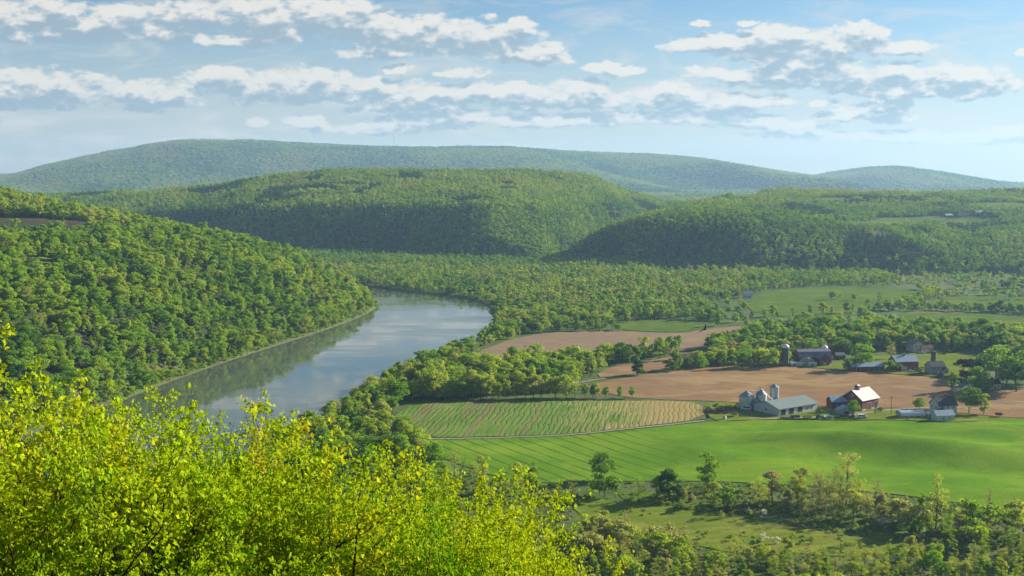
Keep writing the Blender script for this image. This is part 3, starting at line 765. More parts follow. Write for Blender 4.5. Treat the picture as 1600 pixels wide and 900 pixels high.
one(1046, 782, 52, 'round0', .2, 'dark brown green tree in the hedgerow right of the lone rounded tree', 1.05)
one(830, 782, 62, 'tall0', .5, 'slender tree behind the yellow foreground leaves', .8)
one(1322, 790, 88, 'sparse2', .80, 'tall thin grey green tree above the hedgerow thicket', 1.)
one(1462, 828, 92, 'sparse0', .72, 'tall bare-limbed tree with fan shaped crown at the field edge', 1.05)
one(1545, 803, 46, 'bare0', .95, 'leafless grey tree alone at the edge of the bright field', .6)
one(1514, 646, 46, 'round1', .28, 'large dense green tree beside the white farmhouse', .95)
one(1537, 648, 33, 'tall2', .6, 'smaller yellow green tree right of the dense tree', 1.0)
one(1437, 640, 20, 'round3', .36, 'bright round tree behind the grey arched shed', 1.15)
one(1562, 652, 9, 'plum', .5, 'low reddish bush at the edge of the brown field', 1.6)
one(1489, 612, 34, 'tall1', .5, 'thin tree between the dark house and the small white shed', 1.0)
one(1505, 586, 32, 'plum', .2, 'dark plum coloured tree beside the upper farmhouse', 1.05)
one(1510, 600, 26, 'plum', .9, 'lower reddish brown tree in front of the plum tree', .9)
one(1528, 596, 34, 'round0', .14, 'dark tree between the plum tree and the tall green trees', 1.)
one(1530, 612, 40, 'round2', .38, 'green tree above the white cottage', 1.)
one(1548, 612, 26, 'tall0', .45, 'small tree leaning over the white cottage', .9)
one(1556, 590, 52, 'round3', .45, 'very broad green tree behind the cottages', 1.2)
one(1588, 612, 62, 'round1', .28, 'tallest dark green tree at the edge of the lower lawns', 1.25)
one(1606, 600, 52, 'round2', .4, 'green tree beyond the tallest dark green tree', 1.2)
one(1573, 606, 45, 'round0', .3, 'dense green tree left of the tallest dark tree', 1.)
one(1348, 577, 40, 'round2', .42, 'broad drooping green tree behind the long red shed', 1.25)
one(1322, 580, 22, 'tall0', .5, 'thin tree left of the long red shed')
one(1393, 581, 16, 'bush0', .32, 'round bush at the end of the long red shed', 1.1)
one(1392, 560, 26, 'sparse1', .85, 'bare pinkish tree behind the blue-roofed red barn', 1.2)
one(1200, 573, 30, 'bush2', .6, 'yellow green bushy tree left of the dark silo', 1.)
one(1240, 568, 24, 'column', .62, 'bright yellow green tree right of the dark silo', 1.2)
one(1180, 574, 28, 'fan0', .55, 'tree left of the yellow bush by the silo', .9)
one(1160, 575, 30, 'round1', .4, 'dense tree at the top edge of the wide ploughed field', 1.)
one(1130, 577, 28, 'tall1', .5, 'pale tree at the top edge of the wide ploughed field', 1.)
one(1480, 546, 16, 'column', .62, 'small bright tree beside the cream house on the rise', 1.3)
one(1481, 553, 7, 'bush0', .05, 'tiny dark bush below the cream house')
one(1438, 585, 10, 'bush2', .7, 'brown bush beside the dark farmhouse', 1.3)
one(1335, 648, 24, 'round3', .36, 'leafy tree in front of the red barn', .9)
one(1470, 650, 14, 'bush1', .08, 'dark shrub against the white farmhouse', .9)
one(1463, 640, 13, 'bush0', .12, 'dark shrub behind the end of the arched shed', .7)
one(1495, 600, 10, 'bush0', .1, 'dark bush over the small white shed', 1.)
# far line along the top of the upper fields
along_px([(1120, 555), (1200, 558), (1250, 545), (1330, 545), (1400, 540), (1470, 538), (1560, 546), (1620, 556)], 8, (12, 17), ['round0', 'round3', 'fan0', 'sparse1', 'tall0'], (.5, .85), 'olive tree in the line behind the upper farm', 'trees in the line behind the upper farm', 4.)
along_px([(1190, 497), (1260, 492), (1330, 488), (1400, 486), (1480, 485), (1600, 489)], 13, (9, 14), ['round0', 'tall1', 'fan1'], (.3, .6), 'tree in the line across the far meadows', 'trees across the far meadows', 5., .8)
along_px([(1300, 468), (1380, 472), (1480, 466), (1600, 468)], 14, (9, 14), ['round1', 'tall0'], (.3, .6), 'tree in the line across the far meadows', 'trees across the far meadows', 6., .7)
# hedgerow at the near edge of the bright field
near_f = ['sparse0', 'sparse1', 'sparse2', 'bare0', 'bare1', 'fan0', 'fan1', 'tall0']
along_px([(650, 712), (700, 738), (770, 762), (850, 776)], 8, (9, 14), near_f, (.45, .9), 'greyish tree in the scrub behind the yellow leaves', 'trees in the scrub behind the foreground', 5)
along_px([(870, 778), (930, 776), (1000, 782), (1080, 786), (1150, 792)], 8, (7, 12), near_f + ['cedar0', 'round0', 'bush1'], (.3, .9), 'low tree in the hedgerow along the bright field', 'low trees of the hedgerow along the bright field', 3.5)
scatter_px([(1150, 795), (1170, 782), (1240, 776), (1300, 780), (1380, 795), (1400, 815), (1340, 822), (1250, 812)], 7., (10, 16), ['sparse0', 'sparse1', 'sparse2', 'bare0', 'bare1', 'fan0', 'tall1'], (.62, .98), 'thin grey green tree in the hedgerow thicket', 'thin trees of the hedgerow thicket', .9)
scatter_px([(1380, 810), (1400, 800), (1500, 815), (1620, 835), (1700, 850), (1700, 885), (1600, 870), (1480, 858), (1400, 838)], 7.5, (8, 15), ['sparse0', 'sparse1', 'fan1', 'bare1', 'column', 'bush1', 'cedar1'], (.3, .9), 'scrubby tree at the far end of the hedgerow', 'scrubby trees at the end of the hedgerow', .85)
# wood at the foot of the overlook
x, y = jgrid(-100, 340, 330, 462, 6.2)
k = (np.abs(x) < 30 + .52 * y) & (fbm(x / 40, y / 40 + 70, 3) > -.3)
for a, b in zip(x[k], y[k]):
    if b > 422 + 20 * float(fbm(np.array([a / 40]), np.array([3.]))[0]) + 6 * (a > 150): continue
    T(a, b, R.uniform(5.5, 10), R.choice(['sparse0', 'sparse2', 'sparse1', 'sparse0', 'sparse1', 'sparse2', 'bare0', 'bare1', 'sparse1', 'fan0', 'fan1', 'tall0', 'tall1', 'column', 'bush0', 'bare1']), R.uniform(.4, .88), 'young tree in the mixed wood at the foot of the overlook', 'young trees at the foot of the overlook')
scatter_px([(905, 815), (1000, 840), (1080, 852), (1100, 870), (1060, 880), (900, 880)], 7., (7, 11), ['sparse0', 'bare0', 'bare1', 'fan0', 'bush1'], (.55, .95), 'grey twiggy tree beside the grassy clearing', 'grey twiggy trees beside the clearing')
# single bushes in the clearing
for i, (px, py, hp, fm, ti, lab) in enumerate([(1191, 810, 15, 'blossom0', .3, 'white flowering bush standing in the shaded grass'), (1170, 802, 9, 'blossom1', .3, 'smallest white flowering bush beside another in the grass'),
        (1194, 846, 13, 'blossom1', .6, 'white blossom thicket on the sunny clearing'), (1212, 850, 11, 'blossom0', .7, 'greyish blossom bush joined to the white thicket'), (1382, 824, 16, 'blossom0', .2, 'pale flowering bush at the foot of the hedgerow thicket'),
        (1137, 800, 20, 'cedar0', .16, 'small dark cedar standing in the clearing grass'), (1292, 812, 18, 'column', .66, 'small yellow green sapling in front of the thicket'), (1246, 812, 14, 'bush1', .2, 'dark bush at the foot of the thicket'),
        (1253, 850, 7, 'bush0', .2, 'low dark bush on the sunny clearing'), (1266, 851, 6, 'bush2', .25, 'tiny dark bush right of another on the clearing'), (1175, 880, 46, 'column', .42, 'ivy covered column of green below the clearing'),
        (1120, 782, 22, 'column', .3, 'ivy clad stump under the tallest hedgerow tree'), (1005, 850, 20, 'bush2', .7, 'yellowish bush at the foot of the slope'), (1578, 832, 30, 'cedar1', .08, 'dark spreading cedar at the end of the bright field'),
        (1450, 830, 24, 'column', .5, 'ivy covered stem beside the fan shaped tree'), (1345, 860, 16, 'column', .66, 'bright young tree at the end of the clearing'), (1060, 800, 12, 'bush0', .15, 'dark bush in the small grassy gap')]):
    one(px, py, hp, fm, ti, lab)

# ------------------------------------------------------------------ plant: the trees that show largest one by one, the rest as woods
def visible_px(t):
    z = gnd(t[0], t[1]); a, b = project(t[0], t[1], z + t[2] * .75)
    d = math.hypot(t[0], t[1])
    if not (-10 < a < 1612 and 0 < b < 902): return 0
    if b > float(np.interp(a, *FG_LINE)) - 2 and a < 1010: return 0
    return t[2] / d
sc_ = [(visible_px(t), i) for i, t in enumerate(TREES)]
forced = [i for s, i in sc_ if TREES[i][7]]
rest = sorted([(s, i) for s, i in sc_ if not TREES[i][7] and s > 0], reverse=True)
chosen = set(forced) | set(i for s, i in rest[:max(0, 292 - len(forced))])
KIND = {'bush': 'bush', 'blossom': 'flowering_bush', 'cedar': 'cedar_tree', 'column': 'slim_tree'}
protoT = {}
lean = {}
for i in sorted(chosen):
    x_, y_, h, fm, tint, lab, grp, force, w = TREES[i]
    cm, tm, H = FORMS[fm][:3]
    base = fm.rstrip('0123456789')
    nm = 'bush' if base == 'bush' else 'flowering_bush' if base == 'blossom' else 'cedar_tree' if base == 'cedar' else 'tree'
    cat = {'bush': 'bush', 'flowering_bush': 'bush'}.get(nm, 'tree')
    if not force:
        word = {'round': 'broad leafy', 'tall': 'tall leafy', 'fan': 'upright open', 'sparse': 'thin sparsely leafed', 'bare': 'nearly bare twiggy', 'cedar': 'dark conical', 'column': 'narrow ivy clad', 'bush': 'low bushy'}[base]
        hue = 'dark green' if tint < .3 else 'fresh green' if tint < .52 else 'yellow green' if tint < .72 else 'olive' if tint < .86 else 'grey brown'
        tail = lab[lab.index(' in ') if ' in ' in lab else lab.index(' along ') if ' along ' in lab else lab.index(' beside ') if ' beside ' in lab else lab.index(' at '):]
        lab = f'{word} {hue} {cat}' + tail
        grp = lab.replace(' tree ', ' trees ').replace(' bush ', ' bushes ')
    e = thing(nm, lab, cat, (x_, y_, gnd(x_, y_)), R.uniform(0, 6.28), grp)
    s = h / H
    e.scale = (s * w * R.uniform(.93, 1.07), s * w * R.uniform(.93, 1.07), s)
    c = bpy.data.objects.new('crown', cm); COL.objects.link(c); c.parent = e; c['tint'] = float(tint)
    t = bpy.data.objects.new('trunk', tm); COL.objects.link(t); t.parent = e
print('INDIVIDUAL TREES', len(chosen), 'forced', len(forced), 'of', len(TREES))
rem = [TREES[i] for i in range(len(TREES)) if i not in chosen]
for q_, fp in enumerate(FIELDS):
    if inside(np.array([64.]), np.array([2194.]), fp)[0]: print('FIELD OVER GULLY', q_)
P, vi, sc, ti = [], [], [], []
ax, ay = np.array([t[0] for t in rem]), np.array([t[1] for t in rem]); az = zfun(ax, ay)
for t, zz in zip(rem, az):
    k = 'woodland_' + t[3]
    alt = {'tall2': 'tall1', 'sparse2': 'sparse1', 'bare1': 'bare0', 'cedar1': 'cedar0', 'bush2': 'bush1', 'column': 'tall0', 'blossom0': 'bush0', 'blossom1': 'bush0'}
    f = alt.get(t[3], t[3]); H = FORMS[f][2]; key = 'woodland_' + f
    if t[1] > 1250: key = R.choice(['wood_a0', 'wood_a1', 'wood_a2', 'wood_b0']); H = 15
    P.append((t[0], t[1], zz)); vi.append(VID[key]); sc.append(t[2] / H); ti.append(t[4])
wood('valley_woodland', P, vi, np.array(sc), ti, 'mixed green woodland along the river and across the valley floor')

# left hill
farA = [VID[f'wood_a{i}'] for i in range(4)] + [VID['wood_b0'], VID['wood_b1']]
nearA = [VID[f'woodland_round{i}'] for i in range(4)] + [VID['woodland_tall0'], VID['woodland_tall1'], VID['woodland_fan0']]
x, y = jgrid(-1300, -150, 380, 1700, 8.4)
lb = interp(y, LB_Y + [3000], LB_X + [-178]); s1 = lb - x; s2 = (1395 + 1.2 * (-170 - x) - y) / 1.56
k = (s1 > 4) & (s2 > 4) & (x > -140 - .56 * y) & ~in_fields(x, y, 2.) & ~inside(x, y, RIVER)
z = zfun(x, y); k &= (z > -.9)
x, y, z, s1 = x[k], y[k], z[k], s1[k]
n = len(x)
c1, c2 = fbm(x / 60, y / 60 + 11, 4), fbm(x / 25, y / 25 + 31, 3)
ti = .46 + .36 * c1 + .34 * c2 + .09 * rng.normal(size=n) + .22 * sstep(75, 105, z) * rng.random(n)
odd = rng.random(n); ti = np.where(odd < .06, rng.uniform(.7, .95, n), ti); ti = np.where(odd > .93, rng.uniform(.1, .25, n), ti)
ti = np.clip(ti, .1, .98)
vid = rng.choice(nearA, n); vid = np.where(odd < .06, rng.choice([VID['woodland_sparse0'], VID['woodland_sparse1'], VID['woodland_bare0']], n), vid); vid = np.where(odd > .94, VID['woodland_cedar0'], vid)
low = (s1 < 16) & (rng.random(n) < .5); vid = np.where(low, VID['woodland_bush0'], vid)
sc = .86 * rng.uniform(.5, 1.3, n) ** .9 * (1 + .3 * fbm(x / 40, y / 40 + 3, 2)); sc = np.where(low, rng.uniform(.7, 1.3, n), sc)
bx, by = jgrid(-340, -150, 500, 1400, 5.2)
bl = interp(by, LB_Y + [3000], LB_X + [-178]); b1 = bl - bx; bk = (b1 > -3) & (b1 < 24) & (rng.random(len(bx)) < .85); bx, by = bx[bk], by[bk]; bz = zfun(bx, by); bk = bz > -1.75
bx, by, bz = bx[bk], by[bk], bz[bk]; nb_ = len(bx)
x, y, z = np.concatenate([x, bx]), np.concatenate([y, by]), np.concatenate([z, bz]); vid = np.concatenate([vid, rng.choice([VID['woodland_bush0'], VID['woodland_bush1'], VID['woodland_fan0'], VID['woodland_sparse0']], nb_, p=[.38, .37, .15, .1])])
sc = np.concatenate([sc, rng.uniform(.35, 1.05, nb_)]); ti = np.concatenate([ti, np.clip(rng.normal(.55, .13, nb_), .2, .95)])
wood('hillside_forest', np.stack([x, y, z - .3], 1), vid, sc, ti, 'dense spring green forest on the steep hill along the river bank')

# undergrowth
x, y = jgrid(-60, 330, 400, 560, 3.4)
k = inside(x, y, OPEN_VALLEY) & ~in_fields(x, y, .5) & ~inside(x, y, MEADOWS[0]) & (fbm(x / 22, y / 22 + 3, 4) > -.12)
x2, y2 = jgrid(-60, 330, 400, 560, 4.5); k2 = inside(x2, y2, OPEN_VALLEY) & ~in_fields(x2, y2, .5) & (fbm(x2 / 18, y2 / 18 + 9, 4) > .01)
x, y = np.concatenate([x[k], x2[k2]]), np.concatenate([y[k], y2[k2]]); n = len(x)
wood('undergrowth', np.stack([x, y, zfun(x, y) - .4], 1), rng.choice([VID['woodland_bush0'], VID['woodland_bush1']], n), rng.uniform(.08, .45, n),
     np.clip(.62 + .5 * fbm(x / 15, y / 15, 3) + .12 * rng.normal(size=n), .1, 1), 'low brushy undergrowth and weeds on the rough ground below the field', 'undergrowth')
# ridges behind the valley
x, y = jgrid(-2300, 2300, 1480, 3700, 9.6)
k = (np.abs(x) < 200 + .54 * y)
x, y = x[k], y[k]
z = zfun(x, y)
ex, ey = jgrid(-80, 380, 2040, 2560, 6.5)
x, y = np.concatenate([x, ex]), np.concatenate([y, ey]); z = zfun(x, y)
k = (z > 9) & ~in_fields(x, y, 5.) & ~inside(x, y, RIVER) & ~((x < -170) & ((1395 + 1.2 * (-170 - x) - y) > 0))
k |= (y > 1890) & (z > -1) & (z <= 9) & ~inside(x, y, RIVER) & ~((x < -170) & ((1395 + 1.2 * (-170 - x) - y) > 0))
x, y, z = x[k], y[k], z[k]; n = len(x)
c1, c2 = fbm(x / 170, y / 170 + 11, 4), fbm(x / 50, y / 50 + 31, 3)
ti = np.clip(.44 + .40 * c1 + .35 * c2 + .06 * rng.normal(size=n) + .16 * sstep(60, 130, z), .08, .92)  # tint turns yellower with height, painting in the sunlit ridge tops
ever = (fbm(x / 120 + 50, y / 120, 3) > .17); ti = np.where(ever, rng.uniform(.02, .2, n), ti)
vid = rng.choice(farA, n); vid = np.where(ever & (rng.random(n) < .7), VID['wood_c0'], vid)
gap = (x > 350) & (fbm(x / 90 + 9, y / 60 + 9, 3) > .27) & (y < 2700)
k = ~gap | (rng.random(n) < .15)
wood('ridge_forest', np.stack([x, y, z - .5], 1)[k], vid[k], (rng.uniform(.6, 1.0, n))[k], ti[k], 'dark green forest covering the ridges beyond the river bend')
# far mountain
x, y = jgrid(-6200, 6200, 3650, 9900, 27.)
k = (np.abs(x) < 300 + .56 * y) & ((y > 6300) | (rng.random(len(x)) < .6))
x, y = x[k], y[k]; z = zfun(x, y); n = len(x)
c1 = fbm(x / 500, y / 500 + 11, 4)
ti = np.clip(.54 + 1.2 * c1 + .12 * rng.normal(size=n), .08, .9)
s3 = np.stack([rng.uniform(1.9, 2.9, n), rng.uniform(1.9, 2.9, n), rng.uniform(.9, 1.35, n)], 1)
wood('mountain_forest', np.stack([x, y, z - 1], 1), rng.choice(farA, n), s3, ti, 'hazy blue green forest on the long far mountain')
# ------------------------------------------------------------------ foreground trees in yellow spring leaf
def spring_tree(seed, H, spread, nleaf_per=26):
    rr = random.Random(seed); b = MB(); tips = []
    def grow(p, d, L, r, lev):
        pts = [p]; rs = [r]; q = Vector(p); dd = Vector(d)
        n = 4 if lev < 2 else 3
        for i in range(n):
            dd = (dd + Vector((rr.gauss(0, .13), rr.gauss(0, .13), rr.gauss(.07, .06)))).normalized()
            q = q + dd * (L / n); pts.append(tuple(q)); rs.append(r * (1 - .62 * (i + 1) / n))
        b.tube(pts, rs, 5 if lev < 3 else 3, cap=False)
        if lev >= 4:
            tips.append([Vector(v) for v in pts]); return
        k = [9, 6, 5, 4][lev]
        for j in range(k):
            t = (j + rr.uniform(.3, 1.)) / k if lev else .35 + .65 * (j + rr.random()) / k
            i = min(int(t * n), n - 1); f = t * n - i
            s = Vector(pts[i]).lerp(Vector(pts[i + 1]), f)
            ang = rr.uniform(.35, .85) if lev else rr.uniform(.18, .72); az = j * 2.4 + rr.uniform(-.5, .5)
            a = dd.orthogonal().normalized(); c = dd.cross(a)
            nd = (dd * math.cos(ang) + (a * math.cos(az) + c * math.sin(az)) * math.sin(ang) * spread + Vector((0, 0, .18))).normalized()
            grow(tuple(s), nd, L * (rr.uniform(.82, 1.12) if lev == 0 else rr.uniform(.46, .62)), max(rs[i] * (.72 if lev == 0 else .6), .005), lev + 1)
        if lev: tips.append([Vector(v) for v in pts[-2:]])
    grow((0, 0, -.8), (0, 0, 1), H * .36, H * .017, 0)
    P, D = [], []
    for tp in tips:
        for node in range(3):
            i = rr.randrange(len(tp) - 1); s = tp[i].lerp(tp[i + 1], rr.random() if node else 1.); rad_ = rr.uniform(.06, .15)
            for _ in range(rr.randrange(nleaf_per // 4, nleaf_per // 2)):
                o = Vector((rr.gauss(0, 1), rr.gauss(0, 1), rr.gauss(.25, .8))).normalized()
                P.append(s + o * rad_ * rr.uniform(.3, 1.1)); D.append(o)
    P, D = np.array([tuple(q) for q in P]), np.array([tuple(q) for q in D]); n = len(P)
    # each leaf: two halves folded along the midrib, pointing outwards and drooping a little
    ax = D + .5 * rng.normal(size=(n, 3)); ax[:, 2] -= .15; ax /= np.linalg.norm(ax, axis=1, keepdims=True)
    sd = np.cross(ax, rng.normal(size=(n, 3))); sd /= np.linalg.norm(sd, axis=1, keepdims=True); up = np.cross(ax, sd)
    L = (rng.uniform(.045, .112, n) * rng.uniform(.8, 1.15, n))[:, None]; w = L * .40
    v = np.stack([P, P + ax * L * .45 + sd * w + up * w * .3, P + ax * L, P + ax * L * .45 - sd * w + up * w * .3], 1).reshape(-1, 3)
    f = np.arange(4 * n).reshape(n, 4)
    tri = np.concatenate([f[:, [0, 1, 2]], f[:, [0, 2, 3]]])
    lv = rng.random(n); lv = np.concatenate([lv, lv])
    cm = np_mesh('crown', v, [(3, tri)], [M['yellow_leaves']], attr=lv, link=False)
    tm = bpy.data.meshes.new('trunk'); tm.from_pydata(b.v, [], b.f); tm.materials.append(M['dark_bark']); tm.polygons.foreach_set('use_smooth', [True] * len(tm.polygons)); tm.update()
    zt_ = max(b.v, key=lambda q: q[2]); zmax = zt_[2]; print('spring tree', seed, n, 'leaves')
    return cm, tm, P[::3]
ST = [spring_tree(s, 12, sp) for s, sp in ((11, .95), (23, 1.1), (37, .85))]
FT = [  # px, py of the top, distance, form, tint, width, label
    (4, 512, 15, 0, .70, .95, 'tallest yellow green tree cut off by the edge, nearest the overlook'),
    (66, 552, 18, 1, .82, .9, 'orange tinged yellow tree beside the tallest one'),
    (128, 606, 21, 2, .60, .95, 'yellow tree behind the gap beside the tallest one'),
    (205, 598, 19, 2, .64, .89, 'yellow green tree whose top stands against the river bank'),
    (312, 602, 20, 0, .62, .9, 'yellow green tree in front of the dark river reflection'),
    (398, 620, 19, 1, .68, .9, 'yellow tree whose twigs cross the bright water'),
    (500, 656, 21, 2, .60, .9, 'yellow green tree in front of the near riverside wood'),
    (598, 686, 20, 0, .66, .9, 'bright yellow tree in front of the grey scrub'),
    (725, 702, 20, 2, .70, .85, 'bright yellow tree against the ploughed rows of the green field'),
    (785, 725, 22, 1, .64, .8, 'yellow tree between the brightest one and the last one'),
    (880, 728, 20, 0, .72, .7, 'yellow tree with a single tall spray pointing up'),
    (985, 842, 19, 2, .68, .6, 'low yellow tree at the end of the foreground row'),
    (110, 740, 12, 0, .48, .8, 'closest leafy tree low in the corner'),
    (660, 780, 14, 1, .34, .8, 'darker green leafy tree low in front of the yellow row'),
    (400, 750, 13, 2, .50, .8, 'leafy tree low in front of the river water'),
    (20, 670, 13, 1, .62, .95, 'leafy tree filling the corner under the tallest one'),
    (260, 710, 15, 0, .52, .95, 'leafy tree low in front of the yellow row by the river'),
    (530, 740, 16, 1, .56, .9, 'leafy tree low in the middle of the yellow row'),
    (800, 795, 17, 2, .60, .85, 'leafy tree low before the last trees of the row'),
    (900, 830, 18, 1, .52, .75, 'green leafy tree low before the tree with the tall spray'),
    (258, 614, 23, 1, .58, .9, 'yellow green tree a little behind the river bank pair'),
    (356, 625, 24, 2, .60, .9, 'yellow tree behind the pair that faces the river'),
    (448, 648, 24, 0, .58, .9, 'yellow green tree behind the crossing twigs'),
    (552, 696, 24, 1, .62, .9, 'yellow green tree behind the gap before the grey scrub'),
    (660, 708, 24, 0, .66, .9, 'yellow tree just behind the brightest one'),
    (830, 755, 24, 2, .66, .8, 'yellow tree between the tall spray and its neighbour'),
    (170, 628, 17, 0, .66, 1., 'yellow green tree low between the orange tinged one and the river pair'),
    (105, 600, 20, 2, .64, 1., 'yellow tree filling the gap right of the orange tinged one'),
    (230, 640, 15, 1, .58, 1., 'bushy yellow green tree low before the river bank pair'),
    (345, 655, 16, 2, .62, 1., 'bushy yellow tree low before the dark reflection'),
    (470, 690, 17, 0, .60, 1., 'bushy yellow green tree low before the riverside wood'),
    (640, 735, 17, 1, .66, 1., 'bushy yellow tree low before the grey scrub'),
    (745, 760, 16, 0, .64, .9, 'bushy yellow tree low before the ploughed rows'),
    (92, 586, 17, 1, .74, 1., 'warm yellow tree over the near bend of the bank'),
    (132, 596, 19, 0, .68, 1., 'yellow green tree hiding the near end of the river bank'),
    (176, 606, 18, 2, .66, 1., 'yellow green tree before the near end of the river'),
    (24, 560, 17, 2, .80, 1., 'golden tree right behind the tallest one'),
]
for k, (px, py, dist, fi, tint, w, lab) in enumerate(FT):
    cm, tm, lf = ST[fi]; dist = max(dist, 15) + 1.5; x_, y_ = (px - 800) / FPX * dist, dist
    g0 = gnd(x_, y_); a_ = k * 1.7; ca, sa = math.cos(a_), math.sin(a_)
    lo, hi = .5, 2.2                                   # how tall it stands: its leaves reach up to the crown line seen in the place
    low = 0 if not (dist < 19 and 'low' in lab.split()) else 14
    for _ in range(18):
        s = (lo + hi) / 2
        X_, Y_, Z_ = x_ + s * w * (lf[:, 0] * ca - lf[:, 1] * sa), y_ + s * w * (lf[:, 0] * sa + lf[:, 1] * ca), g0 + s * lf[:, 2]
        u_, v_ = project(X_, Y_, Z_)
        over = np.interp(u_, *FG_LINE) + low - v_
        if np.sort(over)[-12] > 3: hi = s
        else: lo = s
    e = thing('spring_tree', lab, 'tree', (x_, y_, g0), a_, 'yellow green trees in the foreground')
    e.scale = (s * w, s * w, s)
    c = bpy.data.objects.new('crown', cm); COL.objects.link(c); c.parent = e; c['tint'] = float(tint)
    t_ = bpy.data.objects.new('trunk', tm); COL.objects.link(t_); t_.parent = e

# ------------------------------------------------------------------ buildings
def cell_len(N, yaw, L):      # helper kept for clarity of proportions
    return N[0] + math.cos(yaw) * L, N[1] + math.sin(yaw) * L
def at_corner(px, py, yaw, lr, ll):
    """centre of a footprint whose near corner stands at the pixel; lr metres along yaw, ll metres to the left of it"""
    p = hit(px, py); c, s = math.cos(yaw), math.sin(yaw)
    return p[0] + c * lr / 2 - s * ll / 2, p[1] + s * lr / 2 + c * ll / 2, p[2]
def openings(root, wall_list, lr, ll):
    for kind, side, pos, z0, w, h, mat in wall_list:
        b = MB(); fr = MB(); th = .12
        if side == 'r': c = (pos, -ll / 2 - .03, z0 + h / 2); dim = (w, th, h)
        elif side == 'l': c = (-lr / 2 - .03, pos, z0 + h / 2); dim = (th, w, h)
        elif side == 'e': c = (lr / 2 + .03, pos, z0 + h / 2); dim = (th, w, h)
        b.box(c, dim); o = b.build(kind, M[mat], root)
        t = .12
        for dz, dd in ((h / 2 + t / 2, None), (-h / 2 - t / 2, None)):
            if dz < 0 and kind == 'door': continue
            d2 = (dim[0] + (2 * t if side == 'r' else .06), dim[1] + (2 * t if side != 'r' else .06), t)
            fr.box((c[0], c[1], c[2] + dz), d2)
        for sg in (-1, 1):
            off = sg * (w / 2 + t / 2)
            d2 = (t, th + .06, h) if side == 'r' else (th + .06, t, h)
            fr.box((c[0] + (off if side == 'r' else 0), c[1] + (off if side != 'r' else 0), c[2]), d2)
        fr.build('frame', M['trim'], o)
def gable(name, label, cat, px, py, yaw, lr, ll, wh, rh, wall, roof, along='r', ops=(), over=.5, cup=None, chim=None, gambrel=False, base=None, group=None):
    yaw = rad(yaw); x_, y_, z_ = at_corner(px, py, yaw, lr, ll)
    root = thing(name, label, cat, (x_, y_, z_), yaw, group)
    half, length = (ll / 2, lr) if along == 'r' else (lr / 2, ll)
    if gambrel: sec = [(-half, wh), (-half * .62, wh + (rh - wh) * .66), (0, rh), (half * .62, wh + (rh - wh) * .66), (half, wh)]
    else: sec = [(-half, wh), (0, rh), (half, wh)]
    def turn(mb):      # section runs across x, length along y -> turn when the ridge runs along local x
        if along == 'r': mb.v = [(yq, -xq, zq) for xq, yq, zq in mb.v]
        return mb
    w = MB(); w.prism([(-half, -2.5)] + sec + [(half, -2.5)], -length / 2, length / 2); turn(w).build('wall', M[wall], root)
    r = MB(); th = .25
    o_sec = []
    sl0 = (sec[1][1] - sec[0][1]) / (sec[1][0] - sec[0][0])
    low = [(-half - over, wh - over * sl0)] + sec[1:-1] + [(half + over, wh - over * sl0)]
    up = [(a, b + th) for a, b in low]
    lo2 = [(a, b + .02) for a, b in low]
    r.prism(lo2 + up[::-1], -length / 2 - over, length / 2 + over)
    rf = turn(r).build('roof', M[roof], root)
    if cup:
        a, sz = cup; c_ = MB(); cx, cy = (a, 0) if along == 'r' else (0, a)
        c_.box((cx, cy, rh + sz * .35), (sz, sz, sz * 1.3)); q = c_.build('cupola', M[wall], rf)
        c2 = MB(); c2.add([(cx - sz * .7, cy - sz * .7, rh + sz), (cx + sz * .7, cy - sz * .7, rh + sz), (cx + sz * .7, cy + sz * .7, rh + sz), (cx - sz * .7, cy + sz * .7, rh + sz), (cx, cy, rh + sz * 1.5)],
                          [(0, 1, 4), (1, 2, 4), (2, 3, 4), (3, 0, 4), (3, 2, 1, 0)]); c2.build('cupola_roof', M[roof], rf)
    for a in (chim or ()):
        c_ = MB(); cx, cy = (a, .6) if along == 'r' else (.6, a); c_.box((cx, cy, rh + .2), (.8, .8, 2.2)); c_.box((cx, cy, rh + 1.36), (1., 1., .14)); c_.build('chimney', M['dark_red'], rf)
    openings(root, ops, lr, ll)
    if base:
        b = MB(); b.box((0, 0, base / 2 - 1), (lr + .12, ll + .12, base + 2)); b.build('foundation', M['concrete'], root)
    root.location.z += .5
    return root
# lower farm
gable('long_barn', 'long white barn with green metal roof and three dark openings', 'barn', 1217, 651, 33, 35, 22, 4.3, 7.6, 'white_wood', 'green_metal', 'r',
      [('door', 'r', -13.6, .1, 4.4, 3.5, 'dark'), ('door', 'r', -6.2, .1, 4.4, 3.5, 'dark'), ('door', 'r', 1.6, .5, 4.4, 3.2, 'dark'), ('window', 'r', 8.5, 1.3, 1.3, 1.0, 'glass'), ('window', 'r', 12.5, 1.3, 1.3, 1.0, 'glass'), ('window', 'l', 0, 1.8, 1.4, 1.1, 'glass')], .8)
gable('red_barn', 'large red barn with white metal roof and a cupola', 'barn', 1348, 641.5, 24, 12.5, 17, 6.4, 11.5, 'red_wood', 'white_metal', 'l' if False else 'l',
      [], .7) if False else None
